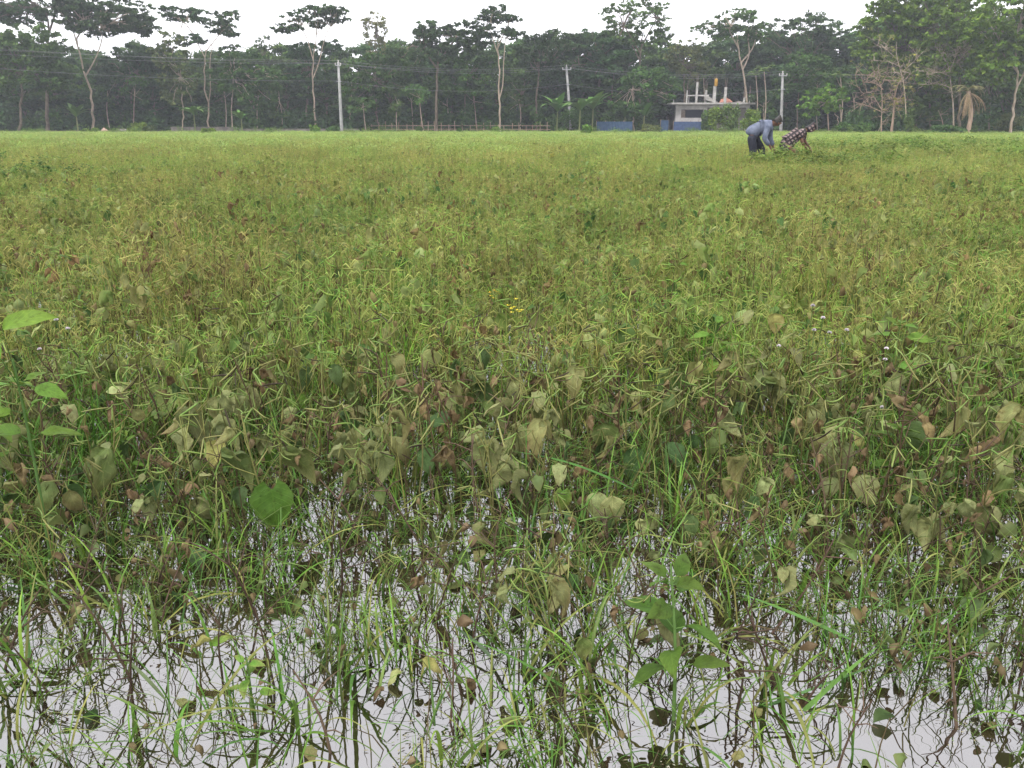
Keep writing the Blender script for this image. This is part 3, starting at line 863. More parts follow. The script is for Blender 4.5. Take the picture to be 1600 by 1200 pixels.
# rubble heap, low wall, fence posts, blue fence
def heap(name, label, px, D, wpx, hpx, mat, seed, z0=.1, py=205, cat='heap'):
    rg = np.random.default_rng(seed); m = mpp(D)
    c = at(px, py, D); c.z = z0
    W, H = wpx * m, hpx * m
    n = 12; V = []; F = []
    for i in range(6):
        t = i / 5
        for j in range(n):
            a = j * 6.283 / n; r = W / 2 * (1 - t ** 1.6) * rg.uniform(.7, 1.2)
            V.append((math.cos(a) * r, math.sin(a) * r * .7, H * t * rg.uniform(.8, 1.08)))
    for i in range(5):
        for j in range(n):
            F.append((i*n+j, i*n+(j+1)%n, (i+1)*n+(j+1)%n, (i+1)*n+j))
    g = G(); g.add(V, F, (.4, .3, .25))
    o = mobj(name, g.mesh(name, mat, smooth=False)); o.location = c
    tag(o, label, cat)
    return o
heap('rubble_heap', 'small pinkish heap of rubble at the left field edge', 163, 92, 20, 10, M['pinkheap'], 1)
heap('earth_heap', 'long low brown earth heap right of the pinkish rubble', 192, 94, 46, 9, M['grey_wall'], 2)

def low_wall(label, px0, px1, D, hpx, mat):
    a, b = at(px0, 205, D), at(px1, 205, D)
    m = mpp(D); H = hpx * m
    root = empty('low_wall', ((a.x + b.x) / 2, D, .1)); tag(root, label, 'wall')
    L = b.x - a.x
    box_obj('wall_panel', (0, 0, H / 2), (L, .2, H), mat, root)
    box_obj('coping', (0, 0, H + .04), (L + .04, .28, .08), M['grey_wall'], root)
low_wall('low grey brown boundary wall behind the twin stemmed tree', 268, 370, 97, 9, M['grey_wall'])
low_wall('long low dark boundary wall behind the first pole', 372, 560, 98, 6, M['grey_wall'])
def brush_fence():
    D = 99
    a, b = at(575, 205, D), at(860, 205, D)
    root = empty('picket_fence', ((a.x + b.x) / 2, D, .2)); tag(root, 'low brown fence of thin posts and rails along the wood in mid picture', 'fence')
    L = b.x - a.x; rg = np.random.default_rng(9)
    for z in (.35, .75):
        g = G(); tube(g, [(-L / 2, 0, z), (0, .02, z + .03), (L / 2, 0, z)], .03, (.2, .15, .1), 5)
        mobj('rail', g.mesh('rail', M['dead_bark']), root)
    for i in range(26):
        x = -L / 2 + L * (i + .5) / 26 + rg.uniform(-.1, .1)
        g = G(); h = rg.uniform(.8, 1.3)
        tube(g, [(x, -.05, -.2), (x + rg.uniform(-.05, .05), -.05, h)], [.045, .035], (.2, .15, .1), 5)
        mobj('post', g.mesh('post', M['dead_bark']), root)
brush_fence()
def sheet_fence(label, px0, px1, D, y0, y1, mat, n):
    a, b = at(px0, y1, D), at(px1, y1, D)
    top = at(px0, y0, D).z
    z0 = .12
    root = empty('sheet_fence', ((a.x + b.x) / 2, D, z0)); tag(root, label, 'fence')
    L = b.x - a.x; H = top - z0
    for i in range(n):
        w_ = L / n
        g = G(); k = 13
        V, F = [], []
        for z in (0, H):
            for j in range(k):
                V.append((-w_ / 2 + w_ * j / (k - 1), .025 * (1 if j % 2 else -1), z))
        for j in range(k - 1): F.append((j, j + 1, k + j + 1, k + j))
        g.add(V, F, (.1, .2, .4))
        o = mobj('sheet', g.mesh('sheet', mat, smooth=False), root); o.location = (-L / 2 + w_ * (i + .5), 0, 0)
    for i in range(n + 1):
        g = G(); tube(g, [(0, 0, -.1), (0, 0, H + .12)], .035, (.3, .3, .3), 6)
        o = mobj('post', g.mesh('post', M['dead_bark']), root); o.location = (-L / 2 + L / n * i, .08, 0)
sheet_fence('faded blue corrugated sheet fence right of the second pole', 932, 988, 97, 190, 201, M['blue_faded'], 4)
sheet_fence('bright blue sheet fence in front of the unfinished house', 1052, 1104, 98, 190, 202, M['blue'], 4)
sheet_fence('short pale grey blue fence piece left of the house', 1032, 1044, 98, 188, 202, M['blue_faded'], 1)

# unfinished house
def house():
    D = 104
    m = mpp(D)
    c = at(1110, 204, D); c.z = .3
    root = empty('unfinished_house', c); tag(root, 'unfinished concrete house with bare columns and stair on its roof slab', 'house')
    def X(px): return at(px, 190, D).x - c.x
    def Z(py): return at(1110, py, D).z - c.z
    dep = 7.0
    def blk(name, x0, x1, y0, y1, d0, d1, mat):
        return box_obj(name, ((X(x0) + X(x1)) / 2, (d0 + d1) / 2, (Z(y0) + Z(y1)) / 2), (X(x1) - X(x0), d1 - d0, Z(y0) - Z(y1)), mat, root)
    blk('roof_slab', 1046, 1175, 160.5, 163.2, -.8, dep, M['concrete'])
    blk('roof_beam', 1055.5, 1170, 163.3, 168, .02, .3, M['plaster'])
    blk('column', 1055, 1063.5, 163.3, 206, 0, .7, M['plaster'])
    blk('column', 1099, 1104, 168.1, 206, .05, .55, M['plaster'])
    blk('column', 1165, 1169, 168.1, 206, .05, .4, M['concrete'])
    blk('wall', 1063.6, 1098.9, 184, 206, .12, .32, M['plaster'])
    blk('wall', 1063.6, 1098.9, 168.1, 171, .12, .32, M['plaster'])
    blk('wall', 1104.1, 1164.9, 168.1, 206, .25, .45, M['grey_wall'])
    blk('wall', 1056, 1169, 168, 206, dep - .9, dep - .7, M['grey_wall'])
    w1 = blk('window', 1064, 1070, 172, 184, .14, .20, M['rebar'])
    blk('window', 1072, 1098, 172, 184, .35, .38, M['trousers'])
    # rooftop
    for (x, y, wpx, dd) in ((1072, 141, 1.9, .4), (1086.5, 128, 3.0, .2), (1105, 140, 3.0, 1.6), (1114.5, 134, 4.2, .3), (1132, 136, 3.6, .5), (1086, 150, 1.2, 4.5), (1161, 153, 1.4, .5), (1166, 151, 1.4, 1.5), (1170, 149, 1.4, .5), (1058, 152, .8, 3.0)):
        o = blk('column', x - wpx / 2, x + wpx / 2, y, 160.5, dd, dd + wpx * m, M['concrete'])
        g = G()
        for sx in (-1, 1):
            for sy in (-1, 1):
                tube(g, [(sx * wpx * m * .3, sy * wpx * m * .3, 0), (sx * wpx * m * .36, sy * wpx * m * .3, rg.uniform(.6, 1.3))], .014, (.2, .1, .1), 4)
        b = mobj('rebar', g.mesh('rebar', M['rebar']), o); b.location = (0, 0, (Z(y) - Z(160.5)) / 2)
    blk('beam', 1072, 1106, 148, 150, .45, .65, M['concrete'])
    # stair flight
    g = G()
    x0, z0, x1, z1 = X(1103), Z(149), X(1122), Z(160.5)
    V = []
    for d in (1.0, 2.0):
        V += [(x0, d, z0), (x1, d, z1), (x1 - .35, d, z1), (x0, d, z0 - .45)]
    g.add(V, [(0, 1, 5, 4), (3, 7, 6, 2), (0, 3, 2, 1), (4, 5, 6, 7), (0, 4, 7, 3), (1, 2, 6, 5)], (.4, .4, .4))
    st = mobj('stair', g.mesh('stair', M['concrete'], smooth=False), root)
    for i in range(8):
        t = (i + .5) / 8
        box_obj('step', (x0 + (x1 - x0) * t, 1.5, z0 + (z1 - z0) * t + .04), (abs(x1 - x0) / 8 * .96, .96, .16), M['concrete'], st)
    # things standing on the slab
    h = heap('brick_heap', 'pinkish red heap of brick chips on the house roof', 1133, D + 1.2, 22, 9, M['brick'], 3, z0=c.z + Z(160.5), cat='brick heap'); h.location.x = at(1133, 160, D + 1.2).x
    heap('sand_heap', 'flat grassy heap on the roof slab right of the brick heap', 1150, D + 2.5, 20, 3.5, M['grey_wall'], 4, z0=c.z + Z(160.5))
    # yellow drum hung on the column
    g = G(); a = np.linspace(0, 1, 9)
    tube(g, [(0, 0, z) for z in np.array([0, .02, .1, .3, .5, .7, .85, .9, .9])], [.02, .17, .19, .2, .2, .19, .17, .1, .01], (.6, .3, .05), 14)
    o = mobj('yellow_drum', g.mesh('yellow_drum', M['yellow'])); p = at(1118.5, 135, D + .3); o.location = p
    tag(o, 'yellow orange plastic drum on top of the roof column', 'drum')
rg = np.random.default_rng(3)
house()

# utility poles and wires
POLES = []
def pole(label, foot_px, top_px, D, arm):
    a = at(*foot_px, D); a.z = 0.0; b = at(*top_px, D)
    root = empty('utility_pole', a); tag(root, label, 'utility pole')
    v = b - a
    g = G(); tube(g, [(0, 0, -.3), tuple(v * .5), tuple(v), tuple(v + Vector((0, 0, .03)))], [.19, .16, .125, .01], (.5, .5, .5), 10)
    mobj('shaft', g.mesh('shaft', M['pole']), root)
    tops = []
    q = mobj('crossarm', None, root) if False else None
    g = G(); petal_box(g, (0, 0, 0), arm * 2, .09, .09)
    ca = mobj('crossarm', g.mesh('crossarm', M['metal'], smooth=False), root); ca.location = v * .955; ca.location.y -= .17
    for s in (-1, 0, 1):
        g = G(); tube(g, [(0, 0, 0), (0, 0, .06), (0, 0, .1), (0, 0, .16), (0, 0, .2)], [.03, .07, .045, .06, .02], (.5, .5, .5), 8)
        loc = v * .955 + Vector((s * arm * .9, -.17, .05)) if s else v + Vector((0, 0, .02))
        i_ = mobj('insulator', g.mesh('insulator', M['plaster']), root); i_.location = loc
        tops.append(a + loc + Vector((0, 0, .15)))
    g = G(); petal_box(g, (0, 0, 0), .5, .06, .06)
    br = mobj('bracket', g.mesh('bracket', M['metal'], smooth=False), root); br.location = v * .74; br.location.y -= .17
    tops.append(a + v * .74 + Vector((0, -.2, .04)))
    POLES.append(tops)
pole('pale concrete utility pole at left, the nearest of three', (534, 206), (528.5, 97), 92, .32)
pole('leaning pale concrete utility pole in mid picture', (893, 206), (885, 104), 100, .52)
pole('concrete utility pole behind the two bending workers', (1220.5, 206), (1223, 114), 97, .46)
L0 = [at(-420, 42 + k * 4, 82) for k in range(3)] + [at(-420, 66, 82)]
L4 = [at(1760, 104 + k * 3, 112) for k in range(3)] + [at(1760, 130, 112)]
chain = [L0] + POLES + [L4]
SPAN = ['left of the first pole', 'between the first and second poles', 'between the second and third poles', 'right of the third pole']
LEVEL = ['left arm overhead wire', 'top overhead wire', 'right arm overhead wire', 'lower overhead wire']
for i in range(4):
    for k in range(4):
        a, b = chain[i][k], chain[i + 1][k]
        P = []
        for t in np.linspace(0, 1, 17):
            p = a.lerp(b, t); p.z -= (.55 + .12 * k) * 4 * t * (1 - t)
            P.append(np.array(p))
        P = np.array(P); c = P[8].copy()
        g = G(); tube(g, P - c, .010, (.2, .2, .2), 4)
        o = mobj('overhead_wire', g.mesh('overhead_wire', M['wire'])); o.location = c
        tag(o, 'thin grey %s %s' % (LEVEL[k], SPAN[i]), 'wire', 'overhead wires')

# ================================================================== PEOPLE
def skin_mesh(name, joints, edges, mat, parent, rootj, sub=2, origin=Vector((0, 0, 0))):
    """joints: name -> (Vector, (rx, ry)); one continuous surface grown round the skeleton"""
    names = list(joints)
    me = bpy.data.meshes.new(name)
    me.from_pydata([tuple(joints[n][0] - origin) for n in names], [(names.index(a), names.index(b)) for a, b in edges], [])
    o = mobj(name, me, parent)
    md = o.modifiers.new('skin', 'SKIN'); md.use_smooth_shade = True
    sv = me.skin_vertices[0].data
    for i, n in enumerate(names):
        r = joints[n][1]
        sv[i].radius = r if isinstance(r, tuple) else (r, r)
        sv[i].use_root = (n == rootj)
    s = o.modifiers.new('sub', 'SUBSURF'); s.levels = sub; s.render_levels = sub
    me.materials.append(mat)
    return o
def hand(j, e, wrist, pos, direction, side, tag_):
    d = Vector(direction).normalized(); s = Vector(side).normalized()
    j['palm' + tag_] = (pos + d * .05, (.036, .02)); e.append((wrist, 'palm' + tag_))
    for k, (off, ln) in enumerate(((-.027, .062), (-.009, .074), (.009, .07), (.027, .055))):
        a, b = 'fa%d%s' % (k, tag_), 'fb%d%s' % (k, tag_)
        j[a] = (pos + d * (.05 + ln * .75) + s * off * 1.2, .0095)
        j[b] = (pos + d * (.05 + ln * 1.35) + s * off * 1.1 + Vector((-.015, 0, -.01)), .008)
        e += [('palm' + tag_, a), (a, b)]
    j['th' + tag_] = (pos + d * .06 + s * .055, .0105); e.append(('palm' + tag_, 'th' + tag_))

def worker_man():
    D = 21.5
    def p(px, py, dy=0.0):
        return at(px, py, D + dy)
    foot = p(1180, 240); foot.z = 0.0; foot.y = D
    root = empty('person', foot)
    tag(root, 'person in blue grey shirt and dark trousers bending down to pick beans', 'person')
    O = foot
    hd = p(1214.5, 191.5)
    J = {
      'pelvis': (p(1174, 209), (.10, .09)), 'waist': (p(1184, 202), (.095, .085)), 'chest': (p(1198, 196), (.12, .11)), 'neckb': (p(1206, 193), .07),
      'neck': (p(1209, 193), .058), 'head': (hd, (.092, .085)), 'crown': (hd + Vector((-.01, 0, .075)), (.08, .075)), 'jaw': (hd + Vector((.06, 0, -.07)), .048), 'nose': (hd + Vector((.115, 0, -.02)), .012),
      'hipR': (p(1174, 213, -.1), .08), 'kneeR': (p(1177, 236, -.12), .065), 'ankR': (Vector((p(1173, 250).x, D - .14, .08)), .05), 'toeR': (Vector((p(1183, 250).x, D - .15, .03)), .035),
      'hipL': (p(1177, 213, .12), .08), 'kneeL': (p(1192, 236, .14), .065), 'ankL': (Vector((p(1190, 250).x, D + .15, .08)), .05), 'toeL': (Vector((p(1200, 250).x, D + .15, .03)), .035),
      'shR': (p(1200, 199, -.19), .062), 'elR': (p(1195, 217, -.24), .045), 'wrR': (p(1204, 230, -.2), .03),
      'shL': (p(1203, 199, .19), .062), 'elL': (p(1203, 217, .22), .045), 'wrL': (p(1209, 231, .12), .03),
    }
    E = [('pelvis', 'waist'), ('waist', 'chest'), ('chest', 'neckb'), ('neckb', 'neck'), ('neck', 'head'), ('head', 'crown'), ('head', 'jaw'), ('head', 'nose'),
         ('pelvis', 'hipR'), ('hipR', 'kneeR'), ('kneeR', 'ankR'), ('ankR', 'toeR'), ('pelvis', 'hipL'), ('hipL', 'kneeL'), ('kneeL', 'ankL'), ('ankL', 'toeL'),
         ('chest', 'shR'), ('shR', 'elR'), ('elR', 'wrR'), ('chest', 'shL'), ('shL', 'elL'), ('elL', 'wrL')]
    hand(J, E, 'wrR', J['wrR'][0], (.3, 0, -1), (.2, 1, 0), 'R')
    hand(J, E, 'wrL', J['wrL'][0], (.3, -.2, -1), (.2, -1, 0), 'L')
    skin_mesh('body', J, E, M['skin'], root, 'pelvis', 2, O)
    S = {'hem': (p(1171, 213), (.185, .17)), 'pelvis': (p(1174, 206.5), (.19, .18)), 'waist': (p(1184, 201), (.175, .165)), 'chest': (p(1197, 195.5), (.185, .18)), 'collar': (p(1206, 192.5), .10),
         'belly': (p(1192, 208), (.13, .12)),
         'shR': (p(1199, 200, -.2), .085), 'elR': (p(1194, 217, -.25), .075), 'cuffR': (p(1202, 227, -.21), .06),
         'shL': (p(1203, 200, .2), .085), 'elL': (p(1203, 216, .22), .075), 'cuffL': (p(1208, 228, .13), .06)}
    ES = [('hem', 'pelvis'), ('pelvis', 'waist'), ('waist', 'chest'), ('chest', 'collar'), ('chest', 'shR'), ('shR', 'elR'), ('elR', 'cuffR'), ('chest', 'shL'), ('shL', 'elL'), ('elL', 'cuffL'), ('waist', 'belly')]
    skin_mesh('shirt', S, ES, M['shirt'], root, 'waist', 2, O)
    T = {'pelvis': (p(1178, 212), (.12, .12)), 'hipR': (p(1174.5, 217, -.11), .125), 'kneeR': (p(1177, 236, -.12), .10), 'ankR': (Vector((p(1173, 250).x, D - .14, .2)), .085),
         'hipL': (p(1178, 215, .12), .125), 'kneeL': (p(1192, 236, .14), .10), 'ankL': (Vector((p(1190, 250).x, D + .15, .2)), .085)}
    skin_mesh('trousers', T, [('pelvis', 'hipR'), ('hipR', 'kneeR'), ('kneeR', 'ankR'), ('pelvis', 'hipL'), ('hipL', 'kneeL'), ('kneeL', 'ankL')], M['trousers'], root, 'pelvis', 2, O)
    Hh = {'a': (hd + Vector((-.045, 0, .02)), (.088, .092)), 'b': (hd + Vector((.0, 0, .07)), (.085, .085)), 'c': (hd + Vector((.04, 0, .085)), (.055, .06))}
    skin_mesh('hair', Hh, [('a', 'b'), ('b', 'c')], M['hair'], root, 'b', 2, O)
    for s in (-1, 1):
        skin_mesh('ear', {'a': (hd + Vector((.01, s * .09, 0)), .018), 'b': (hd + Vector((.0, s * .1, -.03)), .014)}, [('a', 'b')], M['skin'], root, 'a', 1, O)
worker_man()

def worker_checked():
    D = 21.2
    def p(px, py, dy=0.0):
        return at(px, py, D + dy)
    foot = p(1236, 240); foot.z = 0.0; foot.y = D
    root = empty('person', foot)
    tag(root, 'person in dark checked dress and head cloth stooping low over the crop', 'person')
    O = foot
    hd = p(1267, 202)
    J = {'pelvis': (p(1228, 223), (.10, .09)), 'waist': (p(1238, 213), (.09, .08)), 'chest': (p(1251, 206), (.11, .10)), 'neckb': (p(1259, 203), .06), 'neck': (p(1262, 203), .05),
         'head': (hd, (.088, .08)), 'crown': (hd + Vector((-.01, 0, .07)), (.075, .07)), 'jaw': (hd + Vector((.055, 0, -.065)), .045), 'nose': (hd + Vector((.108, 0, -.025)), .011),
         'hipR': (p(1228, 226, -.1), .09), 'kneeR': (p(1243, 239, -.13), .06), 'ankR': (Vector((p(1231, 250).x, D - .14, .08)), .045), 'toeR': (Vector((p(1240, 250).x, D - .15, .03)), .032),
         'hipL': (p(1230, 226, .12), .09), 'kneeL': (p(1247, 240, .14), .06), 'ankL': (Vector((p(1236, 250).x, D + .15, .08)), .045), 'toeL': (Vector((p(1245, 250).x, D + .15, .03)), .032),
         'shR': (p(1252, 208, -.17), .055), 'elR': (p(1253, 222, -.2), .042), 'wrR': (p(1261, 233, -.16), .028),
         'shL': (p(1254, 208, .17), .055), 'elL': (p(1258, 222, .2), .042), 'wrL': (p(1266, 232, .12), .028)}
    E = [('pelvis', 'waist'), ('waist', 'chest'), ('chest', 'neckb'), ('neckb', 'neck'), ('neck', 'head'), ('head', 'crown'), ('head', 'jaw'), ('head', 'nose'),
         ('pelvis', 'hipR'), ('hipR', 'kneeR'), ('kneeR', 'ankR'), ('ankR', 'toeR'), ('pelvis', 'hipL'), ('hipL', 'kneeL'), ('kneeL', 'ankL'), ('ankL', 'toeL'),
         ('chest', 'shR'), ('shR', 'elR'), ('elR', 'wrR'), ('chest', 'shL'), ('shL', 'elL'), ('elL', 'wrL')]
    hand(J, E, 'wrR', J['wrR'][0], (.3, 0, -1), (.2, 1, 0), 'R')
    hand(J, E, 'wrL', J['wrL'][0], (.3, -.2, -1), (.2, -1, 0), 'L')
    skin_mesh('body', J, E, M['skin'], root, 'pelvis', 2, O)
    S = {'hemb': (p(1225, 238), (.20, .22)), 'hip': (p(1227, 224), (.19, .20)), 'waist': (p(1238, 213), (.165, .16)), 'chest': (p(1250, 206), (.17, .165)), 'collar': (p(1259, 203), .085),
         'front': (p(1240, 226), (.14, .17)),
         'shR': (p(1251, 209, -.18), .08), 'slR': (p(1252, 218, -.2), .07), 'shL': (p(1254, 209, .18), .08), 'slL': (p(1257, 218, .2), .07)}
    skin_mesh('dress', S, [('hemb', 'hip'), ('hip', 'waist'), ('waist', 'chest'), ('chest', 'collar'), ('hip', 'front'), ('chest', 'shR'), ('shR', 'slR'), ('chest', 'shL'), ('shL', 'slL')], M['plaid'], root, 'waist', 2, O)
    Hh = {'a': (hd + Vector((-.06, 0, .0)), (.09, .085)), 'b': (hd + Vector((-.01, 0, .065)), (.092, .09)), 'c': (hd + Vector((.045, 0, .08)), (.055, .06)), 'd': (hd + Vector((-.12, 0, -.05)), (.06, .07))}
    skin_mesh('head_cloth', Hh, [('a', 'b'), ('b', 'c'), ('a', 'd')], M['plaid'], root, 'b', 2, O)
worker_checked()

# ================================================================== CROP
rnp = np.random.default_rng(42)
GREY1, GREY2 = np.array((.150, .170, .070)), np.array((.185, .180, .085))
OLV1, OLV2 = np.array((.085, .120, .035)), np.array((.125, .130, .050))
BRN1, BRN2 = np.array((.168, .122, .066)), np.array((.095, .066, .036))
FRS1, FRS2 = np.array((.070, .130, .018)), np.array((.092, .146, .024))
YEL1, YEL2 = np.array((.190, .190, .060)), np.array((.210, .170, .080))
DKG1, DKG2 = np.array((.050, .085, .028)), np.array((.065, .095, .035))
LEAFSPEC = []      # (look, L, W, shape, curl, fold, crumple, c1, c2)
for k in range(4): LEAFSPEC.append(('grey', .085 + .012 * k, .066 + .008 * k, 'ovate', .6 + .45 * k, .22, .28 + .16 * k, GREY1 * (.85 + .1 * k), GREY2))
for k in range(3): LEAFSPEC.append(('olive', .080 + .01 * k, .062 + .008 * k, 'ovate', .6 + .5 * k, .28, .38 + .12 * k, OLV1, OLV2))
for k in range(4): LEAFSPEC.append(('brown', .060 + .008 * k, .044 + .004 * k, 'ovate', 1.2 + .4 * k, .4, .8 + .15 * k, BRN1 * (1.1 - .1 * k), BRN2))
for k in range(3): LEAFSPEC.append(('fresh', .07 + .012 * k, .054 + .009 * k, 'ovate', .6 + .4 * k, .25, .25, FRS1 * .8, FRS2 * .8))
for k in range(2): LEAFSPEC.append(('half', .085 + .01 * k, .06, 'ovate', 1.0 + .5 * k, .25, .45, OLV2 * 1.2, BRN1))
for k in range(2): LEAFSPEC.append(('dark', .08 + .012 * k, .064 + .008 * k, 'ovate', .7 + .5 * k, .2, .2, DKG1, DKG2))
LOOKIDX = {}
LEAF_HI, LEAF_LO = [], []
for i, (lk, L, W, sh, cu, fo, cr, c1, c2) in enumerate(LEAFSPEC):
    LOOKIDX.setdefault(lk, []).append(i)
    LEAF_HI.append(leaf_geo(L, W, sh, cu, fo, cr, c1, c2, rnp, 11, 8, .06))
    LEAF_LO.append(leaf_geo(L, W, sh, cu, fo, cr, c1, c2, rnp, 5, 4))
LEAF_ME = [g.mesh('leaf', M['leaf']) for g in LEAF_HI]
def pod_geo(L, r, bend, col, sides, n):
    t = np.linspace(0, 1, n); a = bend * (t - .1)
    P = np.stack([np.sin(a * 3) * .02 * 0, np.cumsum(np.cos(a)) / n * L, -np.cumsum(np.sin(a)) / n * L], 1)
    P -= P[0]
    R = r * np.clip(np.minimum(np.minimum(t * 7 + .25, 1), (1 - t) * 8 + .1), 0, 1) * (1 + .10 * np.sin(t * 40))
    g = G(); C = np.asarray(col) * np.linspace(.95, 1.05, n)[:, None]
    tube(g, P, R, C, sides); return g
PODC = [(.120, .165, .042), (.105, .158, .036), (.135, .17, .05), (.13, .17, .045), (.165, .165, .06), (.11, .16, .04), (.028, .020, .014), (.045, .030, .018)]
POD_HI = [pod_geo(.070 + .006 * (i % 5), .0023, (-.5, .5, .9, 1.3, .2, -.8, .4, .7)[i], c, 6, 9) for i, c in enumerate(PODC)]
POD_LO = [pod_geo(.070 + .006 * (i % 5), .0025, (-.5, .5, .9, 1.3, .2, -.8, .4, .7)[i], c, 3, 5) for i, c in enumerate(PODC)]
POD_ME = [g.mesh('pod', M['veg']) for g in POD_HI]

def orient(p, az, el, roll=0.0):
    return Matrix.Translation(Vector(p)) @ Matrix.Rotation(az - math.pi / 2, 4, 'Z') @ Matrix.Rotation(el, 4, 'X') @ Matrix.Rotation(roll, 4, 'Y')
def bean_proto(rg, look, h=None, sides=5):
    h = h or rg.uniform(.31, .43)
    st = G(); parts = []
    lean = rg.normal(size=2) * .05
    n = 7
    t = np.linspace(0, 1, n)
    P = np.stack([lean[0] * t ** 1.5 + rg.normal(size=n) * .004, lean[1] * t ** 1.5 + rg.normal(size=n) * .004, h * t - .03], 1)
    base = np.array((.060, .048, .024)); top = np.array((.150, .155, .050)) * rg.uniform(.8, 1.15)
    if rg.random() < .15: top = np.array((.07, .04, .028))
    C = base * (1 - t[:, None]) + top * t[:, None]
    tube(st, P, np.linspace(.0034, .0017, n), C, sides)
    def pt(f):
        f = np.clip(f, 0, 1) * (n - 1); i = min(int(f), n - 2)
        return P[i] + (P[i + 1] - P[i]) * (f - i)
    ends = [(P[-1], rg.uniform(0, 6.28))]
    for b in range(rg.integers(2, 5)):
        f = rg.uniform(.35, .9); az = rg.uniform(0, 6.28); ln = rg.uniform(.07, .17); el = rg.uniform(.6, 1.25)
        a = pt(f); d = np.array([math.cos(az) * math.cos(el), math.sin(az) * math.cos(el), math.sin(el)])
        e = a + d * ln; m_ = (a + e) / 2 + np.array([math.cos(az), math.sin(az), 0]) * .012
        tube(st, [a, m_, e], [.0019, .0016, .0012], top, max(3, sides - 1))
        ends.append((e, az))
    for (e, az) in ends:
        npod = rg.integers(1, 5)
        for k in range(npod):
            pi_ = rg.integers(0, 6) if rg.random() < .93 else rg.integers(6, 8)
            parts.append(('pod', int(pi_), orient(e, az + rg.uniform(-1.9, 1.9), rg.uniform(-1.25, .35), rg.uniform(0, 6.28)) @ Matrix.Scale(rg.uniform(.65, 1.1), 4)))
    nl = {'bare': 0, 'grey': 3, 'brown': 3, 'fresh': 1, 'mixed': 3}[look]
    for k in range(nl):
        lk = look if look != 'mixed' else rg.choice(['grey', 'olive', 'brown', 'half', 'dark'])
        if look == 'grey' and rg.random() < .35: lk = 'olive'
        a = pt(rg.uniform(.3, .9)); az = rg.uniform(0, 6.28); el = rg.uniform(-.2, .9); ln = rg.uniform(.05, .12)
        d = np.array([math.cos(az) * math.cos(el), math.sin(az) * math.cos(el), math.sin(el)])
        e = a + d * ln
        tube(st, [a, (a + e) / 2 + np.array([0, 0, .01]), e], [.0015, .0013, .001], top * .9, 3)
        for q in range(rg.integers(1, 3)):
            li = int(rg.choice(LOOKIDX[lk]))
            parts.append(('leaf', li, orient(e, az + (q - .5) * rg.uniform(.6, 1.3), rg.uniform(-1.4, -.1), rg.normal() * .7) @ Matrix.Scale(rg.uniform(.45, 1.05) + (.45 if rg.random() < .28 else 0), 4)))
    return st, parts

def blade_path(rg, L, el0, droop, az, n=7):
    P = [np.zeros(3)]; el = el0
    for i in range(n - 1):
        P.append(P[-1] + np.array([math.cos(az) * math.cos(el), math.sin(az) * math.cos(el), math.sin(el)]) * L / (n - 1))
        el -= droop / (n - 1) * (1 + i * .3)
    return np.array(P)
def blade_geo(rg, L, wd, el0, droop, az, col, n=7):
    g = G(); P = blade_path(rg, L, el0, droop, az, n)
    t = np.linspace(0, 1, n)
    W = wd * np.clip(np.minimum(t * 3 + .45, 1.0) * (1 - t ** 2.2), .03, 1)
    C = np.asarray(col) * (np.linspace(.75, 1.1, n)[:, None])
    ribbon(g, P, W, (-math.sin(az), math.cos(az), 0), C, .35)
    return g
GRASSC = [(.100, .190, .026), (.082, .165, .022), (.130, .215, .030), (.125, .170, .045), (.175, .185, .050), (.075, .145, .030)]

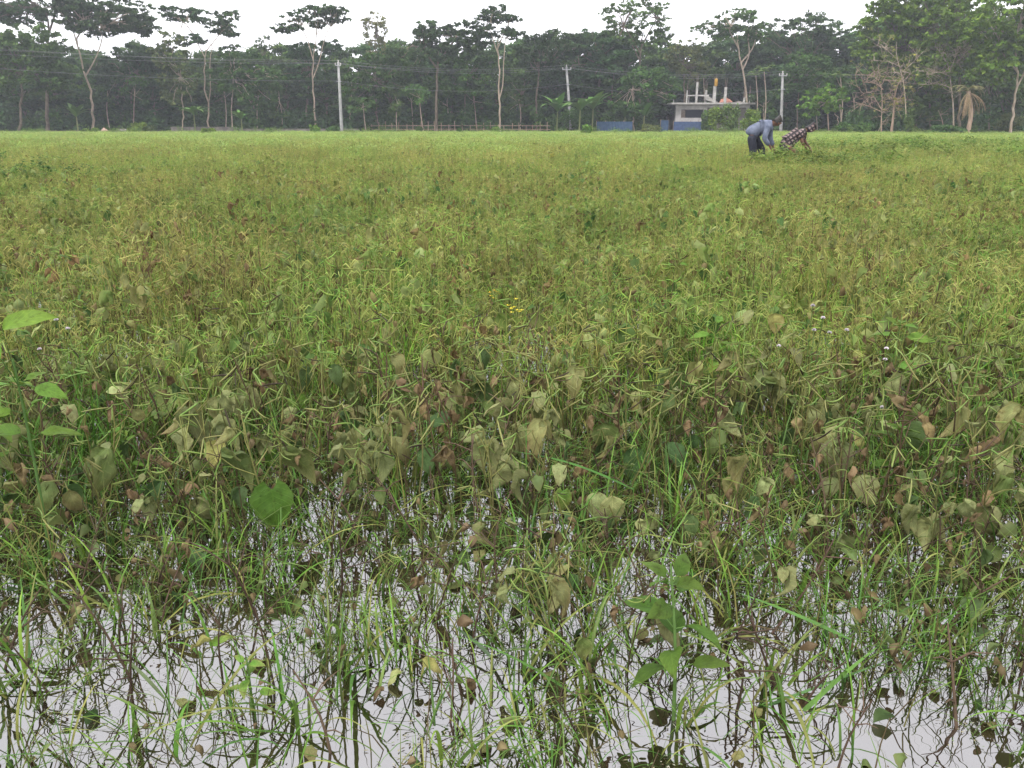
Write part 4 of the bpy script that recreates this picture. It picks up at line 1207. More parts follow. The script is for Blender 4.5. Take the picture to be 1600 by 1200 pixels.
# ---- stuff patches (instanced)
def patch(rg, size, nb, ngrass, nstraw, nleaf, looks, gain=1.0, hscale=1.0, podden=1.0):
    g = G()
    for k in range(nb):
        st, parts = bean_proto(rg, str(rg.choice(looks)), sides=3)
        mt = Matrix.Translation((rg.uniform(-.5, .5) * size, rg.uniform(-.5, .5) * size, 0)) @ Matrix.Rotation(rg.uniform(0, 6.28), 4, 'Z') @ Matrix.Scale(rg.uniform(.85, 1.1) * hscale, 4)
        tint = 1 + rg.uniform(-.18, .18) + rg.uniform(-.08, .1) * np.array([1, 0, -.5])
        g.merge(st, mt, tint)
        for kind, i, pm in parts:
            if kind == 'pod' and rg.random() > podden: continue
            g.merge(POD_LO[i] if kind == 'pod' else LEAF_LO[i], mt @ pm, tint * (1 if kind == 'pod' else .62 if LEAFSPEC[i][0] in ('brown', 'half') else .72))
    for k in range(ngrass):
        b = blade_geo(rg, rg.uniform(.18, .42) * hscale, rg.uniform(.003, .0065), rg.uniform(1.0, 1.5), rg.uniform(.2, 1.6), rg.uniform(0, 6.28), np.array(GRASSC[rg.integers(6)]) * rg.uniform(.8, 1.2), 5)
        g.merge(b, Matrix.Translation((rg.uniform(-.5, .5) * size, rg.uniform(-.5, .5) * size, 0)))
    for k in range(nstraw):
        x, y = rg.uniform(-.5, .5, 2) * size; hh = rg.uniform(.26, .46) * hscale
        l = rg.normal(size=2) * .04
        c = np.array((.20, .185, .070)) * rg.uniform(.65, 1.15)
        tube(g, [(x, y, .0), (x + l[0] * .4, y + l[1] * .4, hh * .5), (x + l[0], y + l[1], hh)], [.0016, .0014, .001], c, 3)
        for q in range(3):
            z = rg.uniform(.6, 1.0); az = rg.uniform(0, 6.28)
            p = np.array([x + l[0] * z, y + l[1] * z, hh * z])
            ribbon(g, [p, p + np.array([math.cos(az) * .02, math.sin(az) * .02, .02]), p + np.array([math.cos(az) * .035, math.sin(az) * .035, .012])], [.002, .004, .001], (0, 0, 1), c * 1.1)
    for k in range(nleaf):
        lk = str(rg.choice(['grey', 'olive', 'brown', 'dark', 'half']))
        mt = orient((rg.uniform(-.5, .5) * size, rg.uniform(-.5, .5) * size, rg.uniform(.05, .36) * hscale), rg.uniform(0, 6.28), rg.uniform(-.9, .2), rg.normal() * .6) @ Matrix.Scale(rg.uniform(.6, 1.0), 4)
        g.merge(LEAF_LO[int(rg.choice(LOOKIDX[lk]))], mt, .62 if lk in ('brown', 'half') else .75)
    if gain != 1.0:
        g.c = [c_ * np.asarray(gain) for c_ in g.c]
    return g
def leafy_patch(rg, size, n, h, c1, c2, ls):
    """broad leaved young plants seen far off"""
    g = G()
    for k in range(n):
        x, y = rg.uniform(-.5, .5, 2) * size; hh = h * rg.uniform(.7, 1.15)
        tube(g, [(x, y, 0), (x, y, hh)], [.003, .002], c1, 3)
        for q in range(9):
            z = hh * rg.uniform(.35, 1.05); az = rg.uniform(0, 6.28)
            L = ls * rg.uniform(.6, 1.2)
            d = np.array([math.cos(az), math.sin(az), rg.uniform(-.2, .7)])
            p = np.array([x, y, z]) + d * .04
            k_ = rg.random()
            c = (np.array(c1) * k_ + np.array(c2) * (1 - k_)) * rg.uniform(.75, 1.2)
            ribbon(g, [p, p + d * L * .5, p + d * L + np.array([0, 0, -.3 * L])], [L * .2, L * .6, L * .05], (-math.sin(az), math.cos(az), 0), c, .2)
    return g

def instancer(name, label, cat, sources, pts, rots, scls):
    """one object of kind stuff: sources set out on points"""
    src = bpy.data.collections.new(name + '_source')
    for i, me in enumerate(sources):
        o = bpy.data.objects.new('%s_%02d' % (name, i), me); src.objects.link(o)
    n = len(pts)
    me = bpy.data.meshes.new(name)
    me.vertices.add(n); me.vertices.foreach_set('co', np.asarray(pts, np.float32).ravel())
    a = me.attributes.new('rot', 'FLOAT_VECTOR', 'POINT'); a.data.foreach_set('vector', np.asarray(rots, np.float32).ravel())
    a = me.attributes.new('scl', 'FLOAT_VECTOR', 'POINT'); a.data.foreach_set('vector', np.asarray(scls, np.float32).ravel())
    a = me.attributes.new('idx', 'INT', 'POINT'); a.data.foreach_set('value', (np.arange(n) * 7919 % len(sources)).astype(np.int32))
    me.update()
    o = mobj(name, me)
    ng = bpy.data.node_groups.new(name + '_nodes', 'GeometryNodeTree')
    ng.interface.new_socket('Geometry', in_out='INPUT', socket_type='NodeSocketGeometry')
    ng.interface.new_socket('Geometry', in_out='OUTPUT', socket_type='NodeSocketGeometry')
    gi = ng.nodes.new('NodeGroupInput'); go = ng.nodes.new('NodeGroupOutput')
    ip = ng.nodes.new('GeometryNodeInstanceOnPoints')
    ci = ng.nodes.new('GeometryNodeCollectionInfo')
    ci.inputs['Collection'].default_value = src
    ci.inputs['Separate Children'].default_value = True
    ci.inputs['Reset Children'].default_value = True
    ip.inputs['Pick Instance'].default_value = True
    def attr(nm, dt):
        a_ = ng.nodes.new('GeometryNodeInputNamedAttribute'); a_.data_type = dt; a_.inputs['Name'].default_value = nm
        return a_.outputs['Attribute']
    ng.links.new(gi.outputs[0], ip.inputs['Points'])
    ng.links.new(ci.outputs[0], ip.inputs['Instance'])
    ng.links.new(attr('idx', 'INT'), ip.inputs['Instance Index'])
    ng.links.new(attr('rot', 'FLOAT_VECTOR'), ip.inputs['Rotation'])
    ng.links.new(attr('scl', 'FLOAT_VECTOR'), ip.inputs['Scale'])
    ng.links.new(ip.outputs[0], go.inputs[0])
    md = o.modifiers.new('scatter', 'NODES'); md.node_group = ng
    tag(o, label, cat, kind='stuff')
    return o
def grid_pts(rg, y0, y1, step, keep=lambda x, y: True, margin=1.0):
    pts = []
    y = y0
    while y < y1:
        X = .61 * y + .25 + margin
        x = -X
        while x < X:
            px_, py_ = x + rg.uniform(-.5, .5) * step, y + rg.uniform(-.5, .5) * step
            if keep(px_, py_): pts.append((px_, py_, 0.0))
            x += step
        y += step
    return np.array(pts)
def rs(rg, n, s0, s1):
    r = np.zeros((n, 3)); r[:, 2] = rg.uniform(0, 6.28, n); r[:, :2] = rg.normal(size=(n, 2)) * .05
    s = rg.uniform(s0, s1, n)[:, None] * np.ones((1, 3))
    s[:, 2] *= rg.uniform(.72, 1.2, n)
    return r, s
near_src = [patch(np.random.default_rng(300 + i), .5, 13, 58, 30, 10, ['bare', 'bare', 'bare', 'grey', 'mixed', 'brown'], podden=1.0, gain=(1.26, 1.31, 1.25)).mesh('crop_patch', M['field']) for i in range(8)]
r5 = np.random.default_rng(88)
p = grid_pts(r5, 3.22, 18, .40, lambda x, y: r5.random() < min(1, (18 - y) / 7), 2.0)
# the crop front goes on to either side of the single plants
side = np.array([(sg * (.61 * y_ + .42 + u_), y_ + r5.uniform(-.08, .08), 0.0) for sg in (-1, 1) for y_ in np.arange(2.25, 3.25, .33) for u_ in np.arange(.1, 1.9, .36)])
p = np.concatenate([p, side])
instancer('bean_crop', 'dense podded bean crop with wilted leaves and grass between', 'crop', near_src, p, *rs(r5, len(p), .72, 1.18))
mid_src = [patch(np.random.default_rng(340 + i), .6, 12, 70, 34, 4, ['bare', 'bare', 'bare', 'bare', 'grey'], podden=.75, gain=(1.28, 1.33, 1.2)).mesh('crop_patch', M['field']) for i in range(6)]
p = grid_pts(r5, 10.5, 54, .62, lambda x, y: r5.random() < min(1, max(0, (54 - y) / 26)))
instancer('ripening_crop', 'olive brown ripening bean crop across the middle of the field', 'crop', mid_src, p, *rs(r5, len(p), .9, 1.2))
far_src = [leafy_patch(np.random.default_rng(360 + i), 1.4, 60, .34, (.140, .200, .045), (.195, .220, .070), .085).mesh('crop_patch', M['field']) for i in range(4)]
def far_keep(x, y):
    return r5.random() < min(1, max(.12, (y - 20) / 24))
p = grid_pts(r5, 22, 94, 1.0, far_keep, 3)
instancer('far_crop', 'yellow green leafy crop at the far end of the field', 'crop', far_src, p, *rs(r5, len(p), .85, 1.15))
# taller brighter broad leaved growth at the right, dark clumps at the left
def blob_pts(rg, cx, cy, rx, ry, n):
    q = rg.normal(size=(n, 2)) * .5
    return np.c_[cx + q[:, 0] * rx, cy + q[:, 1] * ry, np.zeros(n)]
tall_src = [leafy_patch(np.random.default_rng(380 + i), .7, 16, .52, (.060, .105, .018), (.095, .125, .026), .12).mesh('crop_patch', M['field']) for i in range(3)]
pp = [blob_pts(r5, at(1480, 210, 34).x, 34, 9, 9, 90), blob_pts(r5, at(1560, 215, 24).x, 24, 4, 5, 50), blob_pts(r5, at(1370, 212, 30).x, 30, 3, 6, 40), blob_pts(r5, at(1285, 245, 19).x, 19.2, 1.8, .9, 24), blob_pts(r5, at(1238, 240, 20).x, 20.1, .9, .4, 14)]
p = np.concatenate(pp)
instancer('broad_leaved_growth', 'taller bright green broad leaved growth in the field at right', 'weeds', tall_src, p, *rs(r5, len(p), .7, 1.05))
dk_src = [leafy_patch(np.random.default_rng(390 + i), .7, 16, .50, (.035, .065, .016), (.06, .09, .02), .11).mesh('crop_patch', M['field']) for i in range(2)]
p = np.concatenate([blob_pts(r5, at(0, 262, 13).x, 13.2, .7, 1.2, 9), blob_pts(r5, at(50, 245, 19).x, 19, 2.0, 2, 4)])
instancer('dark_leaved_growth', 'dark green leafy clump in the field at the left edge', 'weeds', dk_src, p, *rs(r5, len(p), .7, 1.0))
# fine grass under the near plants
gs = []
for i in range(5):
    rg = np.random.default_rng(400 + i); g = G()
    for k in range(34):
        b = blade_geo(rg, rg.uniform(.10, .32), rg.uniform(.0025, .0055), rg.uniform(.9, 1.5), rg.uniform(.2, 1.9), rg.uniform(0, 6.28), np.array(GRASSC[rg.integers(6)]) * rg.uniform(.7, 1.15), 6)
        g.merge(b, Matrix.Translation((rg.normal() * .09, rg.normal() * .09, -.01)))
    for k in range(5):
        mt = orient((rg.normal() * .09, rg.normal() * .09, rg.uniform(.01, .14)), rg.uniform(0, 6.28), rg.uniform(-1.0, .2), rg.normal() * .6) @ Matrix.Scale(rg.uniform(.4, .8), 4)
        g.merge(LEAF_LO[int(rg.choice(LOOKIDX['brown'] + LOOKIDX['dark'] + LOOKIDX['olive']))], mt)
    for k in range(9):
        x_, y_ = rg.normal(size=2) * .09; l = rg.normal(size=2) * .05; hh = rg.uniform(.08, .24)
        tube(g, [(x_, y_, -.01), (x_ + l[0] * .4, y_ + l[1] * .4, hh * .55), (x_ + l[0], y_ + l[1], hh)], [.0019, .0016, .001], np.array([(.10, .075, .04), (.16, .15, .05), (.07, .05, .03)][k % 3]), 4)
    gs.append(g.mesh('grass', M['grass']))
p = grid_pts(r5, 1.62, 3.6, .16, lambda x, y: r5.random() < min(1, .10 + max(0, y - 1.62) * 1.0), 1.6)
instancer('grass', 'fine green grass and litter at the foot of the bean plants', 'grass', gs, p, *rs(r5, len(p), .8, 1.2))

# landmarks that tell look-alike plants apart in their labels
MARKS = [('tall left edge weed', 60, 1.95), ('foreground broad leaved weed', 1053, 1.36), ('bright centre right weed', 1092, 3.2), ('white flowers at right', 1290, 2.95), ('hanging heart shaped leaf', 425, 2.0),
 ('large speckled oval leaf', 957, 2.1), ('big grey leaf at left', 170, 2.3), ('pale rounded centre leaf', 800, 2.5), ('olive leaf facing the camera', 945, 2.45), ('long dark slanting leaf', 1045, 2.4), ('brown and yellow leaf', 610, 2.4),
 ('hanging half brown bottom leaf', 800, 1.33), ('drooping brown leaf pair', 1258, 2.6), ('grey leaf over right water', 1352, 2.25), ('brown torn right edge leaf', 1550, 2.15), ('yellowish curled leaf', 455, 2.25), ('low brown curled leaf', 310, 2.15),
 ('upright grey leaf at left', 335, 2.7), ('brown bottom left leaf', 130, 1.62), ('curled olive leaf pair', 331, 1.5), ('curled pale leaf pair', 642, 1.45), ('slanting long pod', 775, 1.85), ('lilac bottom flowers', 475, 1.3),
 ('long blade at right foreground', 1330, 1.5), ('yellow brown leaf in crop', 1210, 3.4), ('white flowers at left', 95, 2.95), ('pale green seedling', 212, 2.45), ('low white flowers at right', 1390, 2.6), ('right edge weed', 1570, 3.0),
 ('bottom right corner', 1560, 1.25), ('bottom left corner', 40, 1.25), ('right margin of the water', 1580, 1.75), ('left margin of the water', 20, 1.75), ('centre of the open water', 900, 1.6), ('centre of the crop front', 700, 3.0), ('left part of crop front', 480, 3.0), ('right part of crop front', 930, 3.1)]
MARKS = [(t, at(px, 195 + 1250 * .85 / Y, Y).x, Y) for t, px, Y in MARKS]
USED = {}
def beside(x, y):
    t, mx_, my_ = min(MARKS, key=lambda m_: (m_[1] - x) ** 2 + (m_[2] - y) ** 2)
    dx, dy = x - mx_, y - my_
    far = dx * dx + dy * dy > .05
    if dx * dx + dy * dy < .006: w_ = 'touching the '
    elif abs(dx) > abs(dy) * 1.2: w_ = ('far ' if far else '') + ('right' if dx > 0 else 'left') + ' of the '
    else: w_ = ('well ' if far else '') + ('behind' if dy > 0 else 'before') + ' the '
    return w_ + t

OPEN = [(120, 1120), (250, 1090), (60, 1010), (430, 1010), (640, 1110), (720, 1060), (1190, 1000), (1300, 1110), (1480, 1110), (1560, 900), (1180, 1150), (350, 1080), (1400, 1180), (560, 1170), (980, 900)]
OPENG = [ground(*q) for q in OPEN]
def is_open(x, y, r):
    return any((x - q.x) ** 2 + (y - q.y) ** 2 < r * r for q in OPENG)
p = grid_pts(r5, 1.15, 1.9, .15, lambda x, y: r5.random() < (.38 if y < 1.5 else .55) and not is_open(x, y, .09), 1.5)
instancer('sparse_grass', 'thin sparse grass and brown stalks growing out of the open water', 'grass', gs, p, *rs(r5, len(p), .5, .9))
# bright clumps of fresh grass in the crop
fg = []
for i in range(4):
    rg = np.random.default_rng(430 + i); g = G()
    for k in range(70):
        b = blade_geo(rg, rg.uniform(.22, .46), rg.uniform(.004, .008), rg.uniform(1.1, 1.5), rg.uniform(.1, 1.2), rg.uniform(0, 6.28), np.array(GRASSC[rg.integers(3)]) * rg.uniform(.85, 1.2), 6)
        g.merge(b, Matrix.Translation((rg.normal() * .12, rg.normal() * .12, -.01)))
    fg.append(g.mesh('grass', M['grass']))
p = grid_pts(r5, 2.5, 22, .36, lambda x, y: (math.sin(x * 1.7 + 2 * math.sin(y * .9)) * math.cos(y * 1.3 + x * .6) > .25) and r5.random() < .5, .5)
instancer('fresh_grass', 'bright clumps of fresh grass growing through the bean crop', 'grass', fg, p, *rs(r5, len(p), .7, 1.05))
# uneven weeds along the far edge of the field
p = np.array([(at(px, 205, D_).x, D_, .05) for px, D_ in zip(r5.uniform(-60, 1660, 420), r5.uniform(78, 95, 420)) if math.sin(px * .035) + .6 * math.sin(px * .11 + 1) + r5.normal() * .5 > .1])
instancer('edge_weeds', 'uneven green weeds along the far edge of the field', 'weeds', tall_src, p, *rs(r5, len(p), .5, 1.5))

# ---- individual plants
BEANS = []
rb = np.random.default_rng(500)
LOOKTXT = {'bare': 'leafless bean plant with green pods', 'grey': 'podded bean plant with limp grey leaves', 'brown': 'bean plant with shrivelled brown leaves',
           'fresh': 'bean plant with some fresh leaves', 'mixed': 'bean plant with brown and olive leaves'}
for i in range(20):
    look = ['bare', 'mixed', 'grey', 'brown', 'mixed', 'mixed', 'bare', 'grey', 'mixed', 'fresh' if i < 10 else 'brown'][i % 10]
    st, parts = bean_proto(rb, look)
    BEANS.append((look, st.mesh('stem', M['veg']), parts))
def bean(i, loc, rz, s, where, grp):
    look, sm, parts = BEANS[i]
    root = empty('bean_plant', loc, (0, 0, rz), s)
    mobj('stem', sm, root)
    for kind, j, mt in parts:
        mobj(kind, POD_ME[j] if kind == 'pod' else LEAF_ME[j], root, mt)
    tag(root, LOOKTXT[look] + ' ' + beside(loc[0], loc[1]), 'bean plant', grp)
cnt = 0
y = 2.12
pts = []
while y < 3.22:
    X = .61 * y + .34
    x = -X
    while x < X:
        pts.append((x + rb.uniform(-.07, .07), y + rb.uniform(-.07, .07)))
        x += .152
    y += .142
for (x, y) in pts:
    if y < 2.3 and rb.random() < .40: continue
    bean(int(rb.integers(20)), (x, y, 0), rb.uniform(0, 6.28), rb.uniform(.82, 1.1), '', 'bean plants at the front of the crop')
# sparse ones standing in the open water
def scatter(rg, n, y0, y1, rmin, openr, bias=1.0):
    res = []
    for _ in range(n * 60):
        y = y0 + (y1 - y0) * rg.random() ** (1 / bias); x = rg.uniform(-1, 1) * (.61 * y + .30)
        if is_open(x, y, openr) or any((x - a) ** 2 + (y - b) ** 2 < rmin * rmin for a, b in res): continue
        res.append((x, y))
        if len(res) >= n: break
    return res
for (x, y) in scatter(rb, 36, 1.35, 2.15, .09, .10, 2.2):
    bean(int(rb.integers(20)), (x, y, 0), rb.uniform(0, 6.28), rb.uniform(.5, .8), '', 'bean plants at the front of the crop')

# grass tufts
TUFTS = []
for i in range(12):
    rg = np.random.default_rng(600 + i); bl = []
    for k in range(rg.integers(4, 9)):
        wide = i % 3 == 0
        bl.append(blade_geo(rg, rg.uniform(.10, .26) * (1.25 if wide else 1), rg.uniform(.006, .0105) if wide else rg.uniform(.0035, .006), rg.uniform(.65, 1.5), rg.uniform(.2, 1.5), rg.uniform(0, 6.28),
                            np.array(GRASSC[rg.integers(6)]) * rg.uniform(.85, 1.2), 9).mesh('blade', M['grass']))
    TUFTS.append((bl, 'broad bladed' if i % 3 == 0 else 'thin bladed'))
def tuft(i, loc, rz, s, where, grp):
    bl, txt = TUFTS[i]
    root = empty('grass_tuft', loc, (0, 0, rz), s)
    rg = np.random.default_rng(int(abs(loc[0]) * 9999) + i)
    for b in bl:
        o = mobj('blade', b, root); o.location = (rg.normal() * .012, rg.normal() * .012, -.01)
    tag(root, '%s grass tuft %s' % (txt, beside(loc[0], loc[1])), 'grass tuft', grp)
rg6 = np.random.default_rng(650)
for (x, y) in scatter(rg6, 165, 1.18, 2.0, .05, .08, 1.3):
    tuft(int(rg6.integers(12)), (x, y, 0), rg6.uniform(0, 6.28), rg6.uniform(.7, 1.15), '', 'grass tufts in the water')
for (x, y) in scatter(rg6, 120, 1.9, 2.6, .06, .05, 1.0):
    tuft(int(rg6.integers(12)), (x, y, 0), rg6.uniform(0, 6.28), rg6.uniform(.75, 1.2), '', 'grass tufts in the water')

# dead dark stems
DEAD = []
for i in range(6):
    rg = np.random.default_rng(700 + i); g = G()
    h = rg.uniform(.12, .26); l = rg.normal(size=2) * .06
    P = smooth_path([(0, 0, -.02), (l[0] * .3, l[1] * .3, h * .5), (l[0], l[1], h)], 7)
    c = np.array((.055, .036, .026)) * rg.uniform(.7, 1.4)
    tube(g, P, np.linspace(.0032, .0014, 7), c, 5)
    for k in range(4):
        a = P[rg.integers(2, 6)]; az = rg.uniform(0, 6.28); ln = rg.uniform(.04, .11)
        tube(g, [a, a + np.array([math.cos(az) * ln * .5, math.sin(az) * ln * .5, ln * .45]), a + np.array([math.cos(az) * ln, math.sin(az) * ln, ln * rg.uniform(.3, .8)])], [.0016, .0013, .0008], c * 1.1, 4)
    DEAD.append(g.mesh('dead_stem', M['veg']))
for (x, y) in scatter(rg6, 95, 1.2, 2.5, .06, .04, 1.2):
    o = mobj('dead_stem', DEAD[int(rg6.integers(6))]); o.location = (x, y, 0); o.rotation_euler = (rg6.normal() * .25, rg6.normal() * .25, rg6.uniform(0, 6.28)); o.scale = (rg6.uniform(.8, 1.3),) * 3
    tag(o, 'thin dark dead stem ' + beside(x, y), 'dead stem', 'dead stems in the water')

# leaves lying on the water
for (x, y) in scatter(rg6, 46, 1.2, 2.5, .06, .0, 1.0):
    lk = str(rg6.choice(['brown', 'half', 'olive', 'brown', 'half', 'brown']))
    o = mobj('fallen_leaf', LEAF_ME[int(rg6.choice(LOOKIDX[lk]))])
    o.location = (x, y, .008); o.rotation_euler = (rg6.normal() * .15 + .15, rg6.normal() * .2, rg6.uniform(0, 6.28)); o.scale = (rg6.uniform(.35, .7),) * 3
    tag(o, {'brown': 'fallen brown leaf on water', 'dark': 'fallen dark green leaf on water', 'half': 'fallen half brown leaf on water', 'olive': 'fallen olive leaf on water', 'grey': 'fallen pale leaf on water'}[lk] + ' ' + beside(x, y), 'leaf', 'loose %s leaves on the water' % lk)

# specks floating on the water
def specks():
    rg = np.random.default_rng(720); g = G()
    cy_ = 1.12 + 1.6 * rg.random(260); cx_ = rg.uniform(-1, 1, 260) * (.61 * cy_ + .3)
    k = rg.integers(260, size=5200)
    sp = rg.uniform(.01, .09, 260)[k]
    x = cx_[k] + rg.normal(size=5200) * sp; y = cy_[k] + rg.normal(size=5200) * sp; n = 5200
    a = rg.uniform(0, 6.28, n); l = rg.uniform(.0012, .006, n) ; w_ = rg.uniform(.0008, .002, n)
    ca, sa = np.cos(a), np.sin(a)
    P = np.stack([x, y, np.full(n, .0035)], 1)
    A = np.stack([ca * l, sa * l, np.zeros(n)], 1); B = np.stack([-sa * w_, ca * w_, np.zeros(n)], 1)
    V = np.stack([P - A, P - B, P + A, P + B], 1).reshape(-1, 3)
    cs = np.array([(.10, .13, .05), (.16, .14, .09), (.06, .045, .03), (.22, .21, .17)])
    g.add(V, np.arange(4 * n).reshape(-1, 4), np.repeat(cs[rg.integers(4, size=n)], 4, axis=0))
    o = mobj('floating_debris', g.mesh('floating_debris', M['veg'], smooth=False)); tag(o, 'fine bits of plant debris floating on the water', 'debris', kind='stuff')
specks()

# ---- plants with a look of their own
def weed(label, base, h, seed, pairs=4, L=.09, W=.5, c1=FRS1, c2=FRS2, tip=None, shape='ovate', el=(.0, .7), name='broad_leaved_weed', stemcol=(.09, .15, .04), r=.0035, extra=(), f0=.42):
    rg = np.random.default_rng(seed)
    root = empty(name, base); tag(root, label, 'weed')
    top = np.array((0, 0, h)) if tip is None else np.array(tip) - np.array(base)
    P = smooth_path([(0, 0, -.02), top * np.array([.3, .3, .5]) + rg.normal(size=3) * .008, top], 9)
    g = G(); tube(g, P, np.linspace(r, r * .45, 9), np.asarray(stemcol), 6)
    for k in range(pairs):
        f = f0 + (.98 - f0) * k / max(1, pairs - 1); i = min(int(f * 8), 8)
        for q in range(2 if k < pairs - 1 else 4):
            az = k * 1.35 + q * (math.pi if k < pairs - 1 else math.pi / 2) + rg.uniform(-.35, .35)
            e = rg.uniform(*el) + (.35 if k == pairs - 1 else 0); ln = L * rg.uniform(.25, .5) * (1 if k < pairs - 1 else .5)
            d = np.array([math.cos(az) * math.cos(.6), math.sin(az) * math.cos(.6), math.sin(.6)])
            tube(g, [P[i], P[i] + d * ln], [.0014, .001], np.asarray(stemcol), 4)
            s = rg.uniform(.7, 1.15) * (1 if k < pairs - 1 else .65)
            lf = leaf_geo(L * s, L * s * W, shape, rg.uniform(.4, 1.2), .26, .16, np.array(c1) * rg.uniform(.85, 1.15), np.array(c2) * rg.uniform(.85, 1.15), rg, 11, 7, .05)
            mobj('leaf', lf.mesh('leaf', M['leaf']), root, orient(P[i] + d * ln, az, e * .6, rg.normal() * .3))
    for (px, py, Y, az, el_, roll, L_, W_, k_) in extra:
        q = np.array(at(px, py, Y)) - np.array(base)
        tube(g, smooth_path([P[-2], (P[-2] + q) / 2 + np.array([0, 0, .01]), q], 5), [.0016, .0015, .0014, .0012, .001], np.asarray(stemcol), 4)
        lf = leaf_geo(L_, W_, 'ovate', .7, .25, .14, np.array(c1) * k_, np.array(c2) * k_, rg, 13, 9, .04)
        mobj('leaf', lf.mesh('leaf', M['leaf']), root, orient(q, rad(az), rad(el_), rad(roll)))
    mobj('stem', g.mesh('stem', M['veg']), root)
    return root
def gz(px, py, Y):            # point over the water at distance Y
    return at(px, py, Y)
def base_at(px, Y, py=800):
    v = at(px, py, Y); v.z = 0; v.y = Y; return v
weed('tall bright green weed with large pointed leaves at the left edge', base_at(75, 1.95, 850), .60, 1, 3, .095, .48, FRS1 * 1.15, FRS2 * 1.1, tip=at(20, 560, 1.95), r=.005, f0=.66, extra=[(3, 513, 1.9, 8, 24, 38, .13, .062, 1.15), (-22, 530, 1.85, 300, -45, 0, .09, .06, 1.1), (55, 605, 1.9, 350, -5, 30, .085, .045, .9)])
weed('dull green broad leaved weed standing alone in the foreground water at right', ground(1053, 1125), .24, 2, 5, .092, .56, FRS1 * .62, FRS2 * .66, el=(.25, .9), tip=at(1048, 880, 1.40), r=.0045)
weed('bright green leafy weed in the crop right of centre', base_at(1092, 3.2), .42, 3, 4, .10, .5, FRS1 * 1.3, FRS2 * 1.25)
weed('light green leafy weed among the white flowers at right', base_at(1362, 3.15), .42, 4, 4, .11, .52, FRS1 * 1.05, FRS2 * 1.1)
weed('pale green seedling with pointed leaves in front of the grey leaf', base_at(212, 2.45), .22, 5, 3, .065, .5, FRS1 * 1.2, FRS2 * 1.3)
weed('mid green weed with drooping leaves near the right edge of the water', base_at(1388, 2.4), .24, 6, 4, .075, .55, FRS1 * .8, FRS2 * .8)
weed('small yellow green weed near the bottom left of the water', ground(395, 1110), .13, 7, 3, .05, .5, FRS1 * 1.2, YEL1)
weed('leafy yellow green weed at the left edge below the tall one', base_at(22, 2.25), .34, 8, 4, .07, .55, FRS1 * .8, FRS1 * .9)
weed('spreading light green weed at right of the bright centre weed', base_at(1125, 3.05), .36, 9, 3, .085, .5, FRS1 * 1.2, FRS2 * 1.1)
weed('small green weed at the right edge of the dense crop', base_at(1570, 3.0), .34, 10, 4, .08, .55, FRS1 * .9, FRS2 * .9)
weed('small light weed in the crop right of the tall left weed', base_at(160, 2.9), .3, 11, 3, .08, .5, FRS1, FRS2)
weed('bright weed far back in the crop at centre right', base_at(1030, 4.6), .42, 12, 3, .10, .5, FRS1 * 1.3, FRS2 * 1.3)

def lone_leaf(label, px, py, Y, L, W, shape, look, az, el, roll, seed, curl=.75, crumple=.22, fold=.16, name='bean_leaf', parts_stem=True):
    """a large leaf on its own stalk that stands in the water"""
    rg = np.random.default_rng(seed)
    tipp = at(px, py, Y); foot = Vector((tipp.x + rg.uniform(-.05, .05), Y + rg.uniform(.0, .06), 0))
    root = empty('single_leaved_plant', foot); tag(root, label, 'leafy plant')
    c1, c2 = {'fresh': (FRS1 * .62, FRS2 * .6), 'grey': (GREY1, GREY2), 'pale': (GREY1 * 1.35, GREY2 * 1.4), 'yellow': (YEL1, YEL2), 'olive': (OLV1, OLV2), 'half': (OLV2 * 1.3, BRN2), 'brown': (BRN1, BRN2), 'dark': (DKG1, DKG2), 'lime': (FRS1 * 1.1, YEL1)}[look]
    v = np.array(tipp - foot)
    g = G(); P = smooth_path([(0, 0, -.02), v * np.array([.3, .3, .6]), v], 8)
    tube(g, P, np.linspace(.0028, .0014, 8), (.12, .13, .045), 5)
    mobj('stem', g.mesh('stem', M['veg']), root)
    lf = leaf_geo(L, W, shape, curl, fold, crumple, c1, c2, rg, 15, 11, .05)
    mobj('leaf', lf.mesh('leaf', M['leaf']), root, orient(v, rad(az), rad(el), rad(roll)))
LL = lone_leaf
# az: 270 = pointing at the camera, 0 = right, 180 = left
LL('heart shaped dark green leaf hanging over the water left of centre', 425, 765, 2.0, .115, .125, 'heart', 'fresh', 285, -62, 8, 1)
LL('large pale speckled oval leaf hanging just above the water at centre', 957, 775, 2.1, .105, .085, 'ovate', 'pale', 275, -75, 0, 2)
LL('pale grey leaf tilted behind the large speckled oval leaf', 935, 768, 2.15, .095, .085, 'ovate', 'grey', 250, -55, 10, 3)
LL('big dull grey green leaf at left above the water', 170, 690, 2.3, .13, .10, 'ovate', 'grey', 235, -35, 20, 4, 0.7)
LL('pale rounded leaf above the crop at centre', 800, 632, 2.5, .11, .085, 'ovate', 'pale', 200, 5, 25, 5, .7)
LL('second pale leaf just right of the pale rounded leaf', 825, 625, 2.55, .08, .06, 'ovate', 'pale', 350, 0, -20, 6, .8)
LL('large olive leaf facing the camera right of centre', 945, 660, 2.45, .105, .10, 'ovate', 'olive', 275, -70, 0, 7)
LL('dark green leaf bent over the water right of centre', 985, 700, 2.4, .11, .10, 'ovate', 'dark', 290, -60, -10, 8)
LL('long dark leaf slanting right above the water', 1045, 690, 2.4, .13, .075, 'ovate', 'dark', 320, -35, 15, 9)
LL('brown and yellow curled leaf left of centre', 610, 680, 2.4, .12, .09, 'ovate', 'half', 330, -20, 10, 10, 1.2, .5)
LL('dark grey leaf sloping down right of the brown and yellow leaf', 660, 700, 2.3, .09, .06, 'ovate', 'dark', 300, -50, 15, 11)
LL('yellow green half brown leaf hanging into the water at the bottom', 800, 1118, 1.33, .075, .068, 'ovate', 'half', 272, -70, 0, 12, .4, .15)
